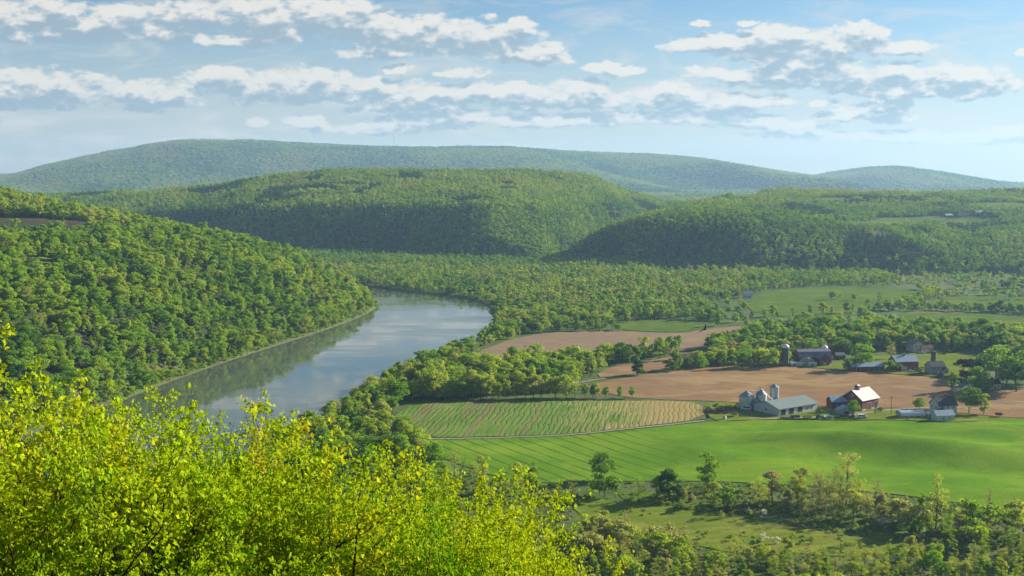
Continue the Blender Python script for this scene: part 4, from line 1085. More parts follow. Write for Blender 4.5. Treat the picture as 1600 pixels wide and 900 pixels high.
# ridge runs away from the viewer towards the right: gable faces left and near
gable('red_barn', 'large red barn with white metal roof and a cupola', 'barn', 1347, 643, 38, 18, 16, 6.8, 12.4, 'red_wood', 'white_metal', 'r',
      [('door', 'r', -1.5, 0, 5.0, 4.4, 'dark_red'), ('door', 'r', 6.2, 0, 3.0, 4.4, 'dark'), ('window', 'l', 0, 8.2, 1.5, 1.5, 'glass'), ('door', 'l', 3, 0, 3.2, 3.4, 'white_wood'), ('window', 'l', -4, 2.2, 1.2, 1.2, 'glass')], .8, cup=(-3.5, 2.4), base=.8)
gable('red_shed', 'small red shed with blue grey roof attached to the side of the big red barn', 'shed', 1300, 640, 8, 11, 9, 4.6, 7.4, 'dark_red', 'blue_metal', 'r', [('window', 'r', -2, 1.5, 1.2, 1.2, 'glass'), ('door', 'r', 2.5, 0, 2.4, 2.8, 'dark')], .4)
gable('low_shed', 'low pale shed with open front before the dark side of the red barn', 'shed', 1311, 648, 6, 10, 6, 2.2, 4.6, 'grey_wood', 'blue_metal', 'l', [('door', 'r', 0, 0, 3.0, 1.8, 'dark')], .5)
def bin_(name, label, px, py, r, h, rh, mat='galv', roof='galv_dark', dome=False, cat='grain bin', group=None, ladder=True):
    p = hit(px, py); root = thing(name, label, cat, (p[0], p[1] + r, p[2]), 0, group)
    b = MB(); prof = [(r, -1.5)]
    k = int(h / .8)
    for i in range(k): prof += [(r, h * i / k), (r + .06, h * (i + .5) / k)]
    prof += [(r, h)]; b.lathe(prof, 28); b.build('wall', M[mat], root, True)
    d = MB()
    if dome: pr = [((r + .08) * math.cos(t), h + rh * math.sin(t)) for t in np.linspace(0, 1.57, 8)]; pr = [(r + .08, h - .3)] + pr
    else: pr = [(r + .25, h - .12), (r + .25, h + .05), (r * .18, h + rh), (r * .18, h + rh + .35), (.01, h + rh + .5)]
    d.lathe(pr, 28); d.build('roof', M[roof], root, dome)
    if ladder:
        l = MB()
        for s in (-.25, .25): l.box((r * .7 + s * .7, -r * .72 - .2 + s * .7 - .05, h / 2), (.07, .07, h))
        for z in np.arange(.4, h, .4): l.box((r * .7, -r * .72 - .25, z), (.4, .05, .05), rad(45))
        l.build('ladder', M['galv'], root)
    return root
bin_('grain_bin', 'widest grey grain bin with conical roof', 1168.5, 641, 4.8, 8.6, 3.0)
bin_('grain_bin', 'middle grey grain bin with conical roof beside the widest one', 1191, 640, 3.6, 9.6, 2.8)
bin_('grain_bin', 'tallest and narrowest grain bin behind the green roofed barn', 1211, 635, 3.0, 12.6, 1.8)
bin_('hopper_bin', 'small dull hopper bin squeezed between two grain bins', 1180.5, 641, 1.7, 6.2, 1.4, 'galv_dark', ladder=False)
def pipe(name, label, a, b_, r, cat='grain auger'):
    m_ = MB(); ax_, bx_ = Vector(a), Vector(b_); m_.tube([tuple(ax_), tuple(ax_.lerp(bx_, .5)), tuple(bx_)], [r, r, r], 8)
    root = thing(name, label, cat, (a[0], a[1], gnd(a[0], a[1])))
    o = m_.build('pipe', M['dome'], root); o.matrix_parent_inverse = root.matrix_world.inverted(); o.location = (0, 0, 0)
    o.data.transform(__import__('mathutils').Matrix.Translation(-root.location)); o.matrix_parent_inverse.identity()
    h = MB(); h.box((bx_.x - a[0], bx_.y - a[1], bx_.z - root.location.z), (.8, .8, .9)); h.build('hopper', M['galv_dark'], root)
    return root
pB, pC, pD = hit(1168.5, 641), hit(1191, 640), hit(1211, 634)
pipe('auger', 'pale sloping auger pipe rising over the middle grain bin', (pD[0] + .5, pD[1] - 6, pD[2] + 1.2), (pC[0] - 1.0, pC[1] + 2.2, pC[2] + 13.8), .3)
pipe('auger', 'pale level auger pipe on top of the widest grain bin', (pB[0] + .2, pB[1] + 3.4, pB[2] + 12.3), (pC[0] - 2.5, pC[1] + 3, pC[2] + 11.3), .26)
# arched shed and farmhouse
def arched(px, py, yaw, lr, ll, h, label):
    yaw = rad(yaw); x_, y_, z_ = at_corner(px, py, yaw, lr, ll); root = thing('arched_shed', label, 'shed', (x_, y_, z_), yaw)
    sec = [(-ll / 2, -2)] + [(-ll / 2 * math.cos(t), 1.6 + (h - 1.6) * math.sin(t) ** .9) for t in np.linspace(0, math.pi, 11)] + [(ll / 2, -2)]
    w = MB(); w.prism(sec, -lr / 2, lr / 2); w.v = [(b, -a, c) for a, b, c in w.v]; w.build('wall', M['grey_wood'], root)
    s2 = [((ll / 2 + .15) * -math.cos(t), 1.62 + (h - 1.45) * math.sin(t) ** .9) for t in np.linspace(0, math.pi, 11)]
    s3 = [(a * .985, b - .12) for a, b in s2]
    r = MB(); r.prism(s2 + s3[::-1], -lr / 2 - .3, lr / 2 + .3); r.v = [(b, -a, c) for a, b, c in r.v]; r.build('roof', M['galv'], root)
    openings(root, [('door', 'e', 0, 0, 3.4, 2.8, 'dark'), ('window', 'r', -5, .5, 1.2, .9, 'glass'), ('window', 'r', 3, .5, 1.2, .9, 'glass')], lr, ll)
arched(1441, 654.5, 172, 0, 0, 0, '') if False else None
arched(1408.5, 654, 4, 15.5, 8, 4.2, 'grey arched shed with rounded roof on the mown grass')
gable('farmhouse', 'tall white farmhouse with dark shingle roof and chimney', 'house', 1467, 650, 14, 13, 10, 6.2, 10.8, 'white_wood', 'dark_roof', 'r',
      [('window', 'r', -4, 3.8, 1.0, 1.5, 'glass'), ('window', 'r', 0, 3.8, 1.0, 1.5, 'glass'), ('window', 'r', 4, 3.8, 1.0, 1.5, 'glass'), ('door', 'r', 1.5, 0, 1.1, 2.2, 'dark'), ('window', 'l', -2, 3.8, 1.0, 1.5, 'glass'), ('window', 'l', 2, 3.8, 1.0, 1.5, 'glass'), ('window', 'e', 0, 3.8, 1.0, 1.5, 'glass')], .6, chim=(1.5,))
gable('garage', 'small white outbuilding with pale blue roof before the farmhouse', 'outbuilding', 1463.5, 659, 12, 12.5, 6.5, 3.2, 5.8, 'white_wood', 'blue_metal', 'r',
      [('window', 'r', -1.5, 1.1, 1.0, 1.0, 'glass'), ('window', 'r', 3.0, 1.1, 1.0, 1.0, 'glass'), ('door', 'e', 0, 0, 2.4, 2.2, 'trim')], .4)
gable('lean_to', 'little cream lean-to between the arched shed and the farmhouse', 'shed', 1449, 653, 10, 4, 4, 1.8, 2.6, 'cream_wood', 'white_metal', 'r', [('door', 'r', 0, 0, 1., 1.6, 'dark')], .2)
# upper farm
bin_('silo', 'tall dark silo with a shining white dome', 1228, 573, 2.9, 15.5, 2.6, 'silo_stave', 'dome', True, 'silo')
bin_('silo', 'silo with white dome behind the corner of the grey-roofed red barn', 1289, 566, 2.7, 11.5, 2.4, 'silo_stave', 'dome', True, 'silo')
gable('dairy_barn', 'red dairy barn with long grey roof beside the domed silo', 'barn', 1284, 570, 168, 0.1, 0.1, 0, 0, 'red_wood', 'grey_roof') if False else None
gable('dairy_barn', 'red dairy barn with long grey roof beside the domed silo', 'barn', 1249, 570, 6, 27, 13, 6.2, 11.2, 'red_wood', 'grey_roof', 'r',
      [('door', 'r', 6, 0, 3, 3.6, 'dark'), ('window', 'r', -9, 2.2, 1.1, 1.1, 'glass'), ('window', 'r', 1, 2.2, 1.1, 1.1, 'glass'), ('window', 'e', 0, 7, 1.2, 1.2, 'glass')], .6, gambrel=True, base=.9)
gable('barn_wing', 'red gabled wing at the end of the dairy barn', 'barn', 1281, 572, 10, 8, 12, 5.6, 9.6, 'red_wood', 'grey_roof', 'l', [('window', 'r', -1.8, 2.2, 1.0, 1.4, 'glass'), ('window', 'r', 1.8, 2.2, 1.0, 1.4, 'glass'), ('door', 'r', 0, 0, 1.6, 2.2, 'white_wood')], .5)
for i, (px, w_, lab) in enumerate(((1241, 5.5, 'low white milk shed at the foot of the dark silo'), (1252, 9, 'low white calf shed in front of the dairy barn'), (1268, 7, 'low white feed shed nearest the red wing'))):
    gable('milk_shed', lab, 'shed', px - 5, 572.5, 4, w_, 3.5, 1.8, 2.7, 'white_wood', 'galv', 'r', [('door', 'r', 0, 0, 1.1, 1.5, 'dark')], .2)
def mound(px, py, rx, ry, h, mat, name, label, cat, seed=1):
    p = hit(px, py); b = MB(); n, m_ = 24, 8
    v, f = [], []
    for i in range(m_ + 1):
        t = i / m_ * math.pi / 2
        for k in range(n):
            a = 2 * math.pi * k / n; q = 1 + .25 * float(fbm(np.array([math.cos(a) * 1.5 + seed]), np.array([math.sin(a) * 1.5 + i * .3]), 3)[0])
            v.append((rx * math.cos(t) * math.cos(a) * q, ry * math.cos(t) * math.sin(a) * q, (h * math.sin(t) * q) - .3))
    for i in range(m_):
        for k in range(n): f.append((i * n + k, i * n + (k + 1) % n, (i + 1) * n + (k + 1) % n, (i + 1) * n + k))
    b.add(v, f); o = b.build(name, M[mat], None, True); o.location = (p[0], p[1] + ry, p[2]); tag(o, label, cat); return o
mound(1262, 572.3, 7.5, 3.5, 7.2, 'tan_dirt', 'silage_heap', 'rounded grey brown silage heap before the dairy barn', 'silage heap', 3)
gable('long_shed', 'long low red shed with pale roof beside the ploughed field', 'shed', 1331, 581, 8, 27, 9, 3.4, 5.8, 'red_wood', 'blue_metal', 'r', [('door', 'r', -8, 0, 3, 2.6, 'dark'), ('door', 'r', 3, 0, 3, 2.6, 'dark_red'), ('window', 'r', 9, 1.2, 1., 1., 'glass')], .5)
gable('red_outbuilding', 'small red hut half hidden behind the drooping tree', 'hut', 1306, 562, 5, 8, 6, 3, 5, 'dark_red', 'grey_roof', 'r', [('door', 'r', 0, 0, 1.6, 2.1, 'dark')], .3)
gable('bank_barn', 'red barn with light blue roof and a white ground-floor door', 'barn', 1400, 580, 10, 19, 12, 6.8, 10.6, 'red_wood', 'blue_metal', 'r',
      [('door', 'r', -2.5, 0, 4.5, 2.8, 'white_wood'), ('door', 'r', 4.5, 0, 2.4, 2.6, 'dark'), ('window', 'e', 0, 5.2, 1.4, 1.4, 'trim'), ('window', 'r', -7, 4, 1., 1., 'glass')], .5, cup=(0, 1.3))
bin_('silo', 'old dark silo without a dome behind the slate house', 1459.5, 574, 1.9, 12.5, .4, 'silo_stave', 'silo_stave', False, 'silo', ladder=False)
gable('slate_house', 'dark slate-roofed house beside the old dark silo', 'house', 1455, 585, 12, 12, 9, 5.4, 8.8, 'grey_wood', 'dark_roof', 'r',
      [('window', 'r', -3.6, 3.2, 1., 1.3, 'glass'), ('window', 'r', 0, 3.2, 1., 1.3, 'glass'), ('window', 'r', 3.6, 3.2, 1., 1.3, 'glass'), ('door', 'r', 0, 0, 1.1, 2.1, 'trim')], .5, chim=(-2,))
gable('porch', 'bluish porch extension on the end of the slate house', 'porch', 1474, 585, 12, 4.5, 6, 2.8, 4.8, 'white_wood', 'dark_roof', 'l', [('window', 'r', 0, .9, 2., 1.2, 'glass')], .3)
gable('cream_house', 'cream two-storey house on the grassy rise', 'house', 1426, 551, 12, 10, 11, 6.4, 9.4, 'cream_wood', 'grey_roof', 'l', [('window', 'r', -2, 4, 1., 1.3, 'glass'), ('window', 'r', 2, 4, 1., 1.3, 'glass'), ('window', 'r', 0, 1, 1.6, 1.3, 'glass')], .4, chim=(0,))
gable('cream_garage', 'low cream garage wing beside the cream house', 'garage', 1440, 551, 8, 11, 8, 3.2, 5.6, 'cream_wood', 'dark_red', 'r', [('door', 'r', -1, 0, 3.2, 2.3, 'trim'), ('window', 'r', 3.4, 1, 1., 1., 'glass')], .4)
gable('white_shed', 'small white shed by the thin tree at the edge of the brown field', 'shed', 1491, 613, 6, 7.5, 6, 3.2, 4.8, 'white_wood', 'grey_roof', 'r', [('door', 'r', 0, 0, 1.2, 2., 'dark')], .3)
gable('cottage', 'white cottage with dark roof under the broad trees', 'cottage', 1546, 609, 12, 9.5, 8, 3.6, 6.4, 'white_wood', 'dark_roof', 'r', [('window', 'r', -2.6, 1.2, 1., 1.2, 'glass'), ('window', 'r', 2.6, 1.2, 1., 1.2, 'glass'), ('door', 'r', 0, 0, 1., 2., 'dark')], .4, chim=(0,))
gable('cottage', 'white cottage half hidden by the leaning small tree', 'cottage', 1523, 609, 10, 8, 7, 3.0, 5.0, 'white_wood', 'grey_roof', 'r', [('window', 'r', 1.5, 1., 1., 1.1, 'glass')], .4)
# far buildings
def far_house(px, py, lr, ll, wh, rh, wall, roof, name, label, yaw=10):
    gable(name, label, 'house' if 'house' in name else 'barn', px, py, yaw, lr, ll, wh, rh, wall, roof, 'r', [('window', 'r', -lr * .25, 1.2, 1.2, 1.4, 'glass'), ('door', 'r', lr * .15, 0, 1.4, 2.2, 'dark')], .5)
far_house(1163, 466, 11, 9, 4.5, 8, 'white_wood', 'grey_roof', 'house', 'white house among the trees at the meadow edge')
far_house(1146, 303, 14, 10, 5, 8, 'white_wood', 'grey_roof', 'house', 'lone pale house near the crest of the spur')
far_house(1502, 338, 20, 12, 6, 10, 'white_wood', 'grey_roof', 'barn', 'whitest barn of the hilltop farm')
far_house(1478, 340, 16, 10, 4, 7, 'red_wood', 'galv', 'barn', 'rusty red barn at the end of the hilltop farm')
far_house(1525, 336, 18, 12, 5, 9, 'cream_wood', 'galv', 'barn', 'pale barn in the middle of the hilltop farm')
far_house(1541, 338, 12, 9, 5, 8, 'white_wood', 'dark_roof', 'house', 'white farmhouse at the outer end of the hilltop farm')
far_house(915 - 70, 424, 12, 9, 4, 7, 'white_wood', 'grey_roof', 'house', 'tiny white house in the dark gully mouth')
far_house(1388, 501, 10, 7, 3.5, 6, 'white_wood', 'blue_metal', 'barn', 'pale little barn on the long meadow')

# ------------------------------------------------------------------ vehicles and yard things
def wheels(root, xs, ys_, r, w=.28):
    for a in xs:
        for s in (-1, 1):
            m_ = MB(); pr = [(r * .55, -w / 2), (r * .95, -w / 2), (r, -w / 4), (r, w / 4), (r * .95, w / 2), (r * .55, w / 2)]
            m_.lathe(pr, 16); m_.v = [(x, z, y) for x, y, z in m_.v]; o = m_.build('wheel', M['rubber'], root); o.location = (a, s * ys_, r)
            h = MB(); h.lathe([(.01, -w / 2 + .02), (r * .56, -w / 2 + .02), (r * .56, w / 2 - .02), (.01, w / 2 - .02)], 12); h.v = [(x, z, y) for x, y, z in h.v]; h.build('rim', M['galv'], o)
def vehicle(px, py, yaw, paint, label, kind='pickup', cat='pickup truck', s=1.):
    p = hit(px, py); name = {'pickup': 'pickup_truck', 'car': 'car', 'van': 'van'}[kind]
    root = thing(name, label, cat, (p[0], p[1] + 1, p[2] + .3), rad(yaw)); root.scale = (s, s, s)
    b = MB()
    if kind == 'pickup': prof = [(-2.7, .45), (2.6, .45), (2.65, 1.05), (1.2, 1.15), (.55, 1.8), (-.75, 1.82), (-.9, 1.12), (-2.7, 1.12)]
    elif kind == 'car': prof = [(-2.3, .4), (2.25, .4), (2.25, .85), (1.1, .98), (.4, 1.48), (-1.2, 1.5), (-1.9, 1.0), (-2.3, .95)]
    else: prof = [(-2.6, .4), (2.5, .4), (2.55, 1.1), (1.7, 1.25), (1.1, 2.1), (-2.55, 2.15), (-2.6, 1.1)]
    b.prism(prof, -.92, .92); b.build('body', M[paint], root)
    g_ = MB(); zs = {'pickup': (1.2, 1.7, -.65, .75), 'car': (1.0, 1.4, -1.3, .6), 'van': (1.3, 1.95, -2.2, 1.25)}[kind]
    g_.add([(zs[2], y, zs[0]) for y in (-.94, .94)] + [(zs[3] + .1, y, zs[0]) for y in (-.94, .94)] + [(zs[3] - .35, y, zs[1]) for y in (-.94, .94)] + [(zs[2] + .1, y, zs[1]) for y in (-.94, .94)],
           [(0, 2, 4, 6), (7, 5, 3, 1), (2, 3, 5, 4), (0, 6, 7, 1), (6, 4, 5, 7), (0, 1, 3, 2)]); g_.build('window', M['glass'], root)
    for sg in (-1, 1):
        l = MB(); l.box((prof[2][0] + .0, sg * .68, .82), (.12, .32, .2)); l.build('headlight', M['lamp'], root)
    wheels(root, (-1.65, 1.6), .86, .40)
vehicle(1166, 642, 160, 'white_paint', 'white farm truck parked at the foot of the widest grain bin', 'van', 'farm truck', 1.35)
vehicle(1348, 654.5, 4, 'white_paint', 'white van parked on the grass in front of the red barn', 'van', 'van', 1.15)
vehicle(873, 601, 2, 'white_paint', 'white van parked in the gap of the tree belt', 'van', 'van', 1.3)
vehicle(894, 602, 4, 'white_paint', 'white car parked behind the small round hedge trees', 'car', 'car', 1.4)
vehicle(1470, 588, 6, 'blue_paint', 'dark blue car in front of the slate house', 'car', 'car', 1.1)
vehicle(1424, 582, 4, 'white_paint', 'white car beside the blue-roofed red barn', 'car', 'car', 1.)
vehicle(1442, 553, 0, 'white_paint', 'white pickup parked below the cream garage', 'pickup', 'pickup truck', 1.)
def wagon(px, py, yaw, paint, label, L=5.5):
    p = hit(px, py); root = thing('farm_wagon', label, 'wagon', (p[0], p[1] + 1, p[2] + .35), rad(yaw))
    b = MB(); b.box((0, 0, 1.0), (L, 2.1, .18)); b.build('bed', M['brush'], root)
    s = MB()
    for y in (-1.05, 1.05): s.box((0, y, 1.55), (L, .08, .9))
    for x in (-L / 2, L / 2): s.box((x, 0, 1.55), (.08, 2.05, .9))
    s.build('side_panel', M[paint], root); t = MB(); t.tube([(L / 2, 0, .7), (L / 2 + 1.6, 0, .5)], [.06, .06], 6); t.build('drawbar', M['galv_dark'], root)
    wheels(root, (-L * .33, L * .33), .95, .42)
wagon(1262, 655.5, 8, 'yellow_paint', 'yellow farm wagon in front of the white barn')
wagon(1243, 655.5, 14, 'brush', 'brown farm wagon beside the yellow one')
wagon(1320, 654.5, 5, 'brush', 'dark farm wagon between the low shed and the white van')
def tractor(px, py, yaw, paint, label):
    p = hit(px, py); root = thing('tractor', label, 'tractor', (p[0], p[1] + 1, p[2] + .3), rad(yaw))
    b = MB(); b.prism([(-.6, .8), (2.0, .8), (2.1, 1.2), (2.0, 1.6), (.3, 1.7), (-.6, 1.5)], -.4, .4); b.build('body', M[paint], root)
    c = MB(); c.box((-.6, 0, 2.0), (1.3, 1.3, 1.1), 0, 0, .9); c.build('window', M['glass'], root)
    r = MB(); r.box((-.6, 0, 2.62), (1.5, 1.5, .12)); r.build('roof', M[paint], root)
    e = MB(); e.tube([(1.2, .25, 1.6), (1.2, .25, 2.5)], [.06, .05], 6); e.build('exhaust', M['galv_dark'], root)
    wheels(root, (-.7,), .85, .85, .45); wheels(root, (1.6,), .7, .48, .3)
tractor(1280, 655, 20, 'green_paint', 'green tractor between the yellow wagon and the red shed')
tractor(1332, 655, 200, 'dark_red', 'dark red tractor in front of the leafy yard tree')
def bale(px, py, lab, grp, mat='hay', r=.8):
    p = hit(px, py); b = MB(); b.lathe([(.01, -.7), (r * .95, -.7), (r, -.6), (r, .6), (r * .95, .7), (.01, .7)], 18)
    b.v = [(z, y, x + r - .05) for x, y, z in b.v]; o = b.build('round_bale', M[mat]); o.location = (p[0], p[1] + 1, p[2] + .3); o.rotation_euler = (0, 0, R.uniform(0, 3)); tag(o, lab, 'bale', grp)
for k in range(4): bale(1222 + k * 4.5, 655.5, 'straw bale in the short row before the white barn', 'straw bales before the white barn', 'hay')
for k in range(4): bale(1288 + k * 4.2, 653 + (k % 2) * 1.2, 'wrapped white bale beside the green tractor', 'wrapped bales beside the tractor', 'white_paint', .75)
bale(1133, 656, 'grey wrapped bale alone at the corner of the green field', None, 'concrete', 1.1)
bale(1106, 655, 'dark old bale at the corner of the striped field', None, 'brush', 1.3)
# brush heaps left of the bins
def brush(px, py, rx, ry, h, n, label, seed):
    q = random.Random(seed); p = hit(px, py); b = MB()
    for i in range(n):
        a = q.uniform(0, 6.28); t = math.sqrt(q.random()); x0, y0 = rx * t * math.cos(a), ry * t * math.sin(a); z0 = h * (1 - t * t) * q.uniform(.1, 1)
        d = Vector((q.uniform(-1, 1), q.uniform(-1, 1), q.uniform(-.25, .45))).normalized() * q.uniform(.8, 2.6)
        b.tube([(x0, y0, z0), (x0 + d.x, y0 + d.y, max(z0 + d.z, 0))], [q.uniform(.06, .22), .04], 4)
    o = b.build('brush_heap', M['brush']); o.location = (p[0], p[1] + ry, p[2] + .2); tag(o, label, 'brush heap')
brush(1128, 648, 12, 5, 2.4, 420, 'dark heap of brushwood and scrap beside the striped field', 1)
brush(1142, 641, 9, 4, 2.6, 300, 'brown heap of brushwood behind the larger heap', 2)
brush(1112, 645, 5, 3, 2.0, 140, 'small tangled heap at the corner of the striped field', 3)
for k, (px, py, hp, fm, ti_, lab) in enumerate([(1120, 640, 9, 'bush0', .35, 'green bush between the brush heaps'), (1148, 651, 8, 'bush1', .2, 'dark bush at the end of the brush heap'), (1104, 640, 7, 'bush2', .5, 'bright bush at the corner of the straw rows'), (1155, 636, 8, 'bush1', .3, 'green bush beside the widest grain bin'),
        (1284, 648, 7, 'bush0', .3, 'green bush between the white barn and the red shed'), (1376, 643, 7, 'bush2', .25, 'dark bush right of the red barn'), (1418, 656, 3, 'bush1', .15, 'tiny dark bush beside the arched shed')]):
    p = hit(px, py); d = p[1]; cm, tm, H = FORMS[fm][:3]; s = hp * d / FPX / H
    e = thing('bush', lab, 'bush', tuple(p), k, None); e.scale = (s * 1.1, s * 1.1, s)
    c = bpy.data.objects.new('crown', cm); COL.objects.link(c); c.parent = e; c['tint'] = ti_
    t = bpy.data.objects.new('trunk', tm); COL.objects.link(t); t.parent = e
def pole(px, py, h, label):
    p = hit(px, py); root = thing('utility_pole', label, 'utility pole', tuple(p)); b = MB(); b.tube([(0, 0, -1), (0, 0, h)], [.2, .14], 8); b.build('post', M['wood_pole'], root)
    c = MB(); c.box((0, 0, h - .7), (2.2, .12, .14)); 
    for x in (-1, -.4, .4, 1): c.box((x, 0, h - .55), (.08, .08, .2))
    c.build('crossarm', M['wood_pole'], root)
pole(1392, 648, 12, 'wooden utility pole between the red barn and the arched shed')
pole(1106, 649, 6, 'short pole beside the brush heap')
pole(1367, 647, 8, 'slim utility pole at the corner of the red barn')

# mast on the mountain
p = hit(614, 236.5, 5000)
if p is None: p = np.array([-1000., 8950., gnd(-1000, 8950)])
root = thing('radio_mast', 'thin lattice mast on the skyline of the long mountain', 'radio mast', (p[0], p[1] + 60, gnd(p[0], p[1] + 60)))
b = MB(); Hm = 130
for i in range(3): a = i * 2.094; b.tube([(2.2 * math.cos(a), 2.2 * math.sin(a), -5), (1.6 * math.cos(a), 1.6 * math.sin(a), Hm)], [.45, .35], 4)
for k in range(26):
    z = k * 5
    for i in range(3):
        a, c = i * 2.094, (i + 1) * 2.094; b.tube([(2 * math.cos(a), 2 * math.sin(a), z), (2 * math.cos(c), 2 * math.sin(c), z + 5)], [.2, .2], 3)
b.build('lattice', M['galv_dark'], root)
c = MB()
for z in (60, 90, 118): c.lathe([(.01, z), (2.6, z), (2.6, z + 2.5), (.01, z + 2.5)], 10)
c.build('antenna', M['dome'], root)

# soaring bird: one body mesh with spread wings
d = ray(1101, 515); t = 190 / d[1]; bp = (d[0] * t, 190, CAMZ + d[2] * t)
sk = bpy.data.meshes.new('bird')
jo = [((0, 0, 0), .13), ((.28, 0, .02), .10), ((.42, 0, .03), .06), ((-.35, 0, 0), .05), ((.05, .28, .1), .07), ((.0, .62, .22), .045), ((-.12, .92, .26), .02), ((.05, -.28, .1), .07), ((.0, -.62, .22), .045), ((-.12, -.92, .26), .02)]
sk.from_pydata([q[0] for q in jo], [(0, 1), (1, 2), (0, 3), (0, 4), (4, 5), (5, 6), (0, 7), (7, 8), (8, 9)], [])
bo = bpy.data.objects.new('bird', sk); COL.objects.link(bo)
mdf = bo.modifiers.new('skin', 'SKIN')
for i, q in enumerate(jo):
    sv = sk.skin_vertices[0].data[i] if sk.skin_vertices else None
    if sv: sv.radius = (q[1], q[1] * .6)
if sk.skin_vertices: sk.skin_vertices[0].data[0].use_root = True
bo.modifiers.new('smooth', 'SUBSURF').levels = 1
dg = bpy.context.evaluated_depsgraph_get(); me2 = bpy.data.meshes.new_from_object(bo.evaluated_get(dg)); bo.modifiers.clear()
wing = MB()
for s in (-1, 1):      # flight feathers behind the wing bones and the tail
    for k in range(12):
        y0 = s * (.12 + k * .068); z0 = .05 + .2 * (k / 12); L = .34 - .012 * k + (.16 if k > 8 else 0)
        wing.add([(.06 - .012 * k, y0 - .04, z0), (.06 - .012 * k, y0 + .04, z0), (-L, y0 + .04 + s * .02 * k, z0 + .02), (-L, y0 - .03 + s * .02 * k, z0 + .02), (.0, y0, z0 + .03)], [(0, 1, 2, 3), (0, 4, 1), (1, 4, 2), (2, 4, 3), (3, 4, 0)])
for k in range(5): wing.add([(-.3, (k - 2) * .02, 0), (-.3, (k - 1.2) * .02, 0), (-.68, (k - 1.6) * .075 + .03, .0), (-.68, (k - 2.2) * .075, .0), (-.4, (k - 2) * .04, .02)], [(0, 1, 2, 3), (0, 4, 1), (1, 4, 2), (2, 4, 3), (3, 4, 0)])
nb = len(me2.vertices)
allv = [tuple(v.co) for v in me2.vertices] + wing.v; allf = [tuple(q.vertices) for q in me2.polygons] + [tuple(i + nb for i in q) for q in wing.f]
fin = bpy.data.meshes.new('bird'); fin.from_pydata(allv, [], allf); fin.materials.append(M['feather']); fin.update(); bo.data = fin
bo.location = bp; bo.rotation_euler = (rad(-38), rad(-8), rad(28)); bo.scale = (1.3, 1.3, 1.3)
tag(bo, 'dark bird of prey soaring in front of the ploughed fields', 'bird')

# ------------------------------------------------------------------ haze
hz = MB(); x0, x1, y0, y1, z0, z1 = -9300, 9300, -400, 14600, -12, 600
hz.add([(x0, y0, z0), (x1, y0, z0), (x1, y1, z0), (x0, y1, z0), (x0, y0, z1), (x1, y0, z1), (x1, y1, z1), (x0, y1, z1)], [(3, 2, 1, 0), (4, 5, 6, 7), (0, 1, 5, 4), (1, 2, 6, 5), (2, 3, 7, 6), (3, 0, 4, 7)])
m, N = new_mat('haze'); pv = N.new('ShaderNodeVolumePrincipled'); pv.inputs['Color'].default_value = (.42, .69, 1.0, 1); pv.inputs['Density'].default_value = HAZE; pv.inputs['Anisotropy'].default_value = .25
o = N.new('ShaderNodeOutputMaterial'); N.l.new(pv.outputs[0], o.inputs['Volume'])
h = hz.build('haze', m); tag(h, 'thin blue haze filling the air of the valley', 'haze', None, 'stuff')

# ------------------------------------------------------------------ light
az = rad(SUN_AHEAD)
sd = Vector((math.cos(rad(SUN_EL)) * math.cos(az), math.cos(rad(SUN_EL)) * math.sin(az), math.sin(rad(SUN_EL))))
sl = bpy.data.lights.new('sun', 'SUN'); sl.energy = SUN_STR; sl.angle = rad(.53); sl.color = (1., .90, .74)
so = bpy.data.objects.new('sun', sl); COL.objects.link(so); so.rotation_euler = sd.to_track_quat('Z', 'Y').to_euler(); so.location = (0, 0, 900)

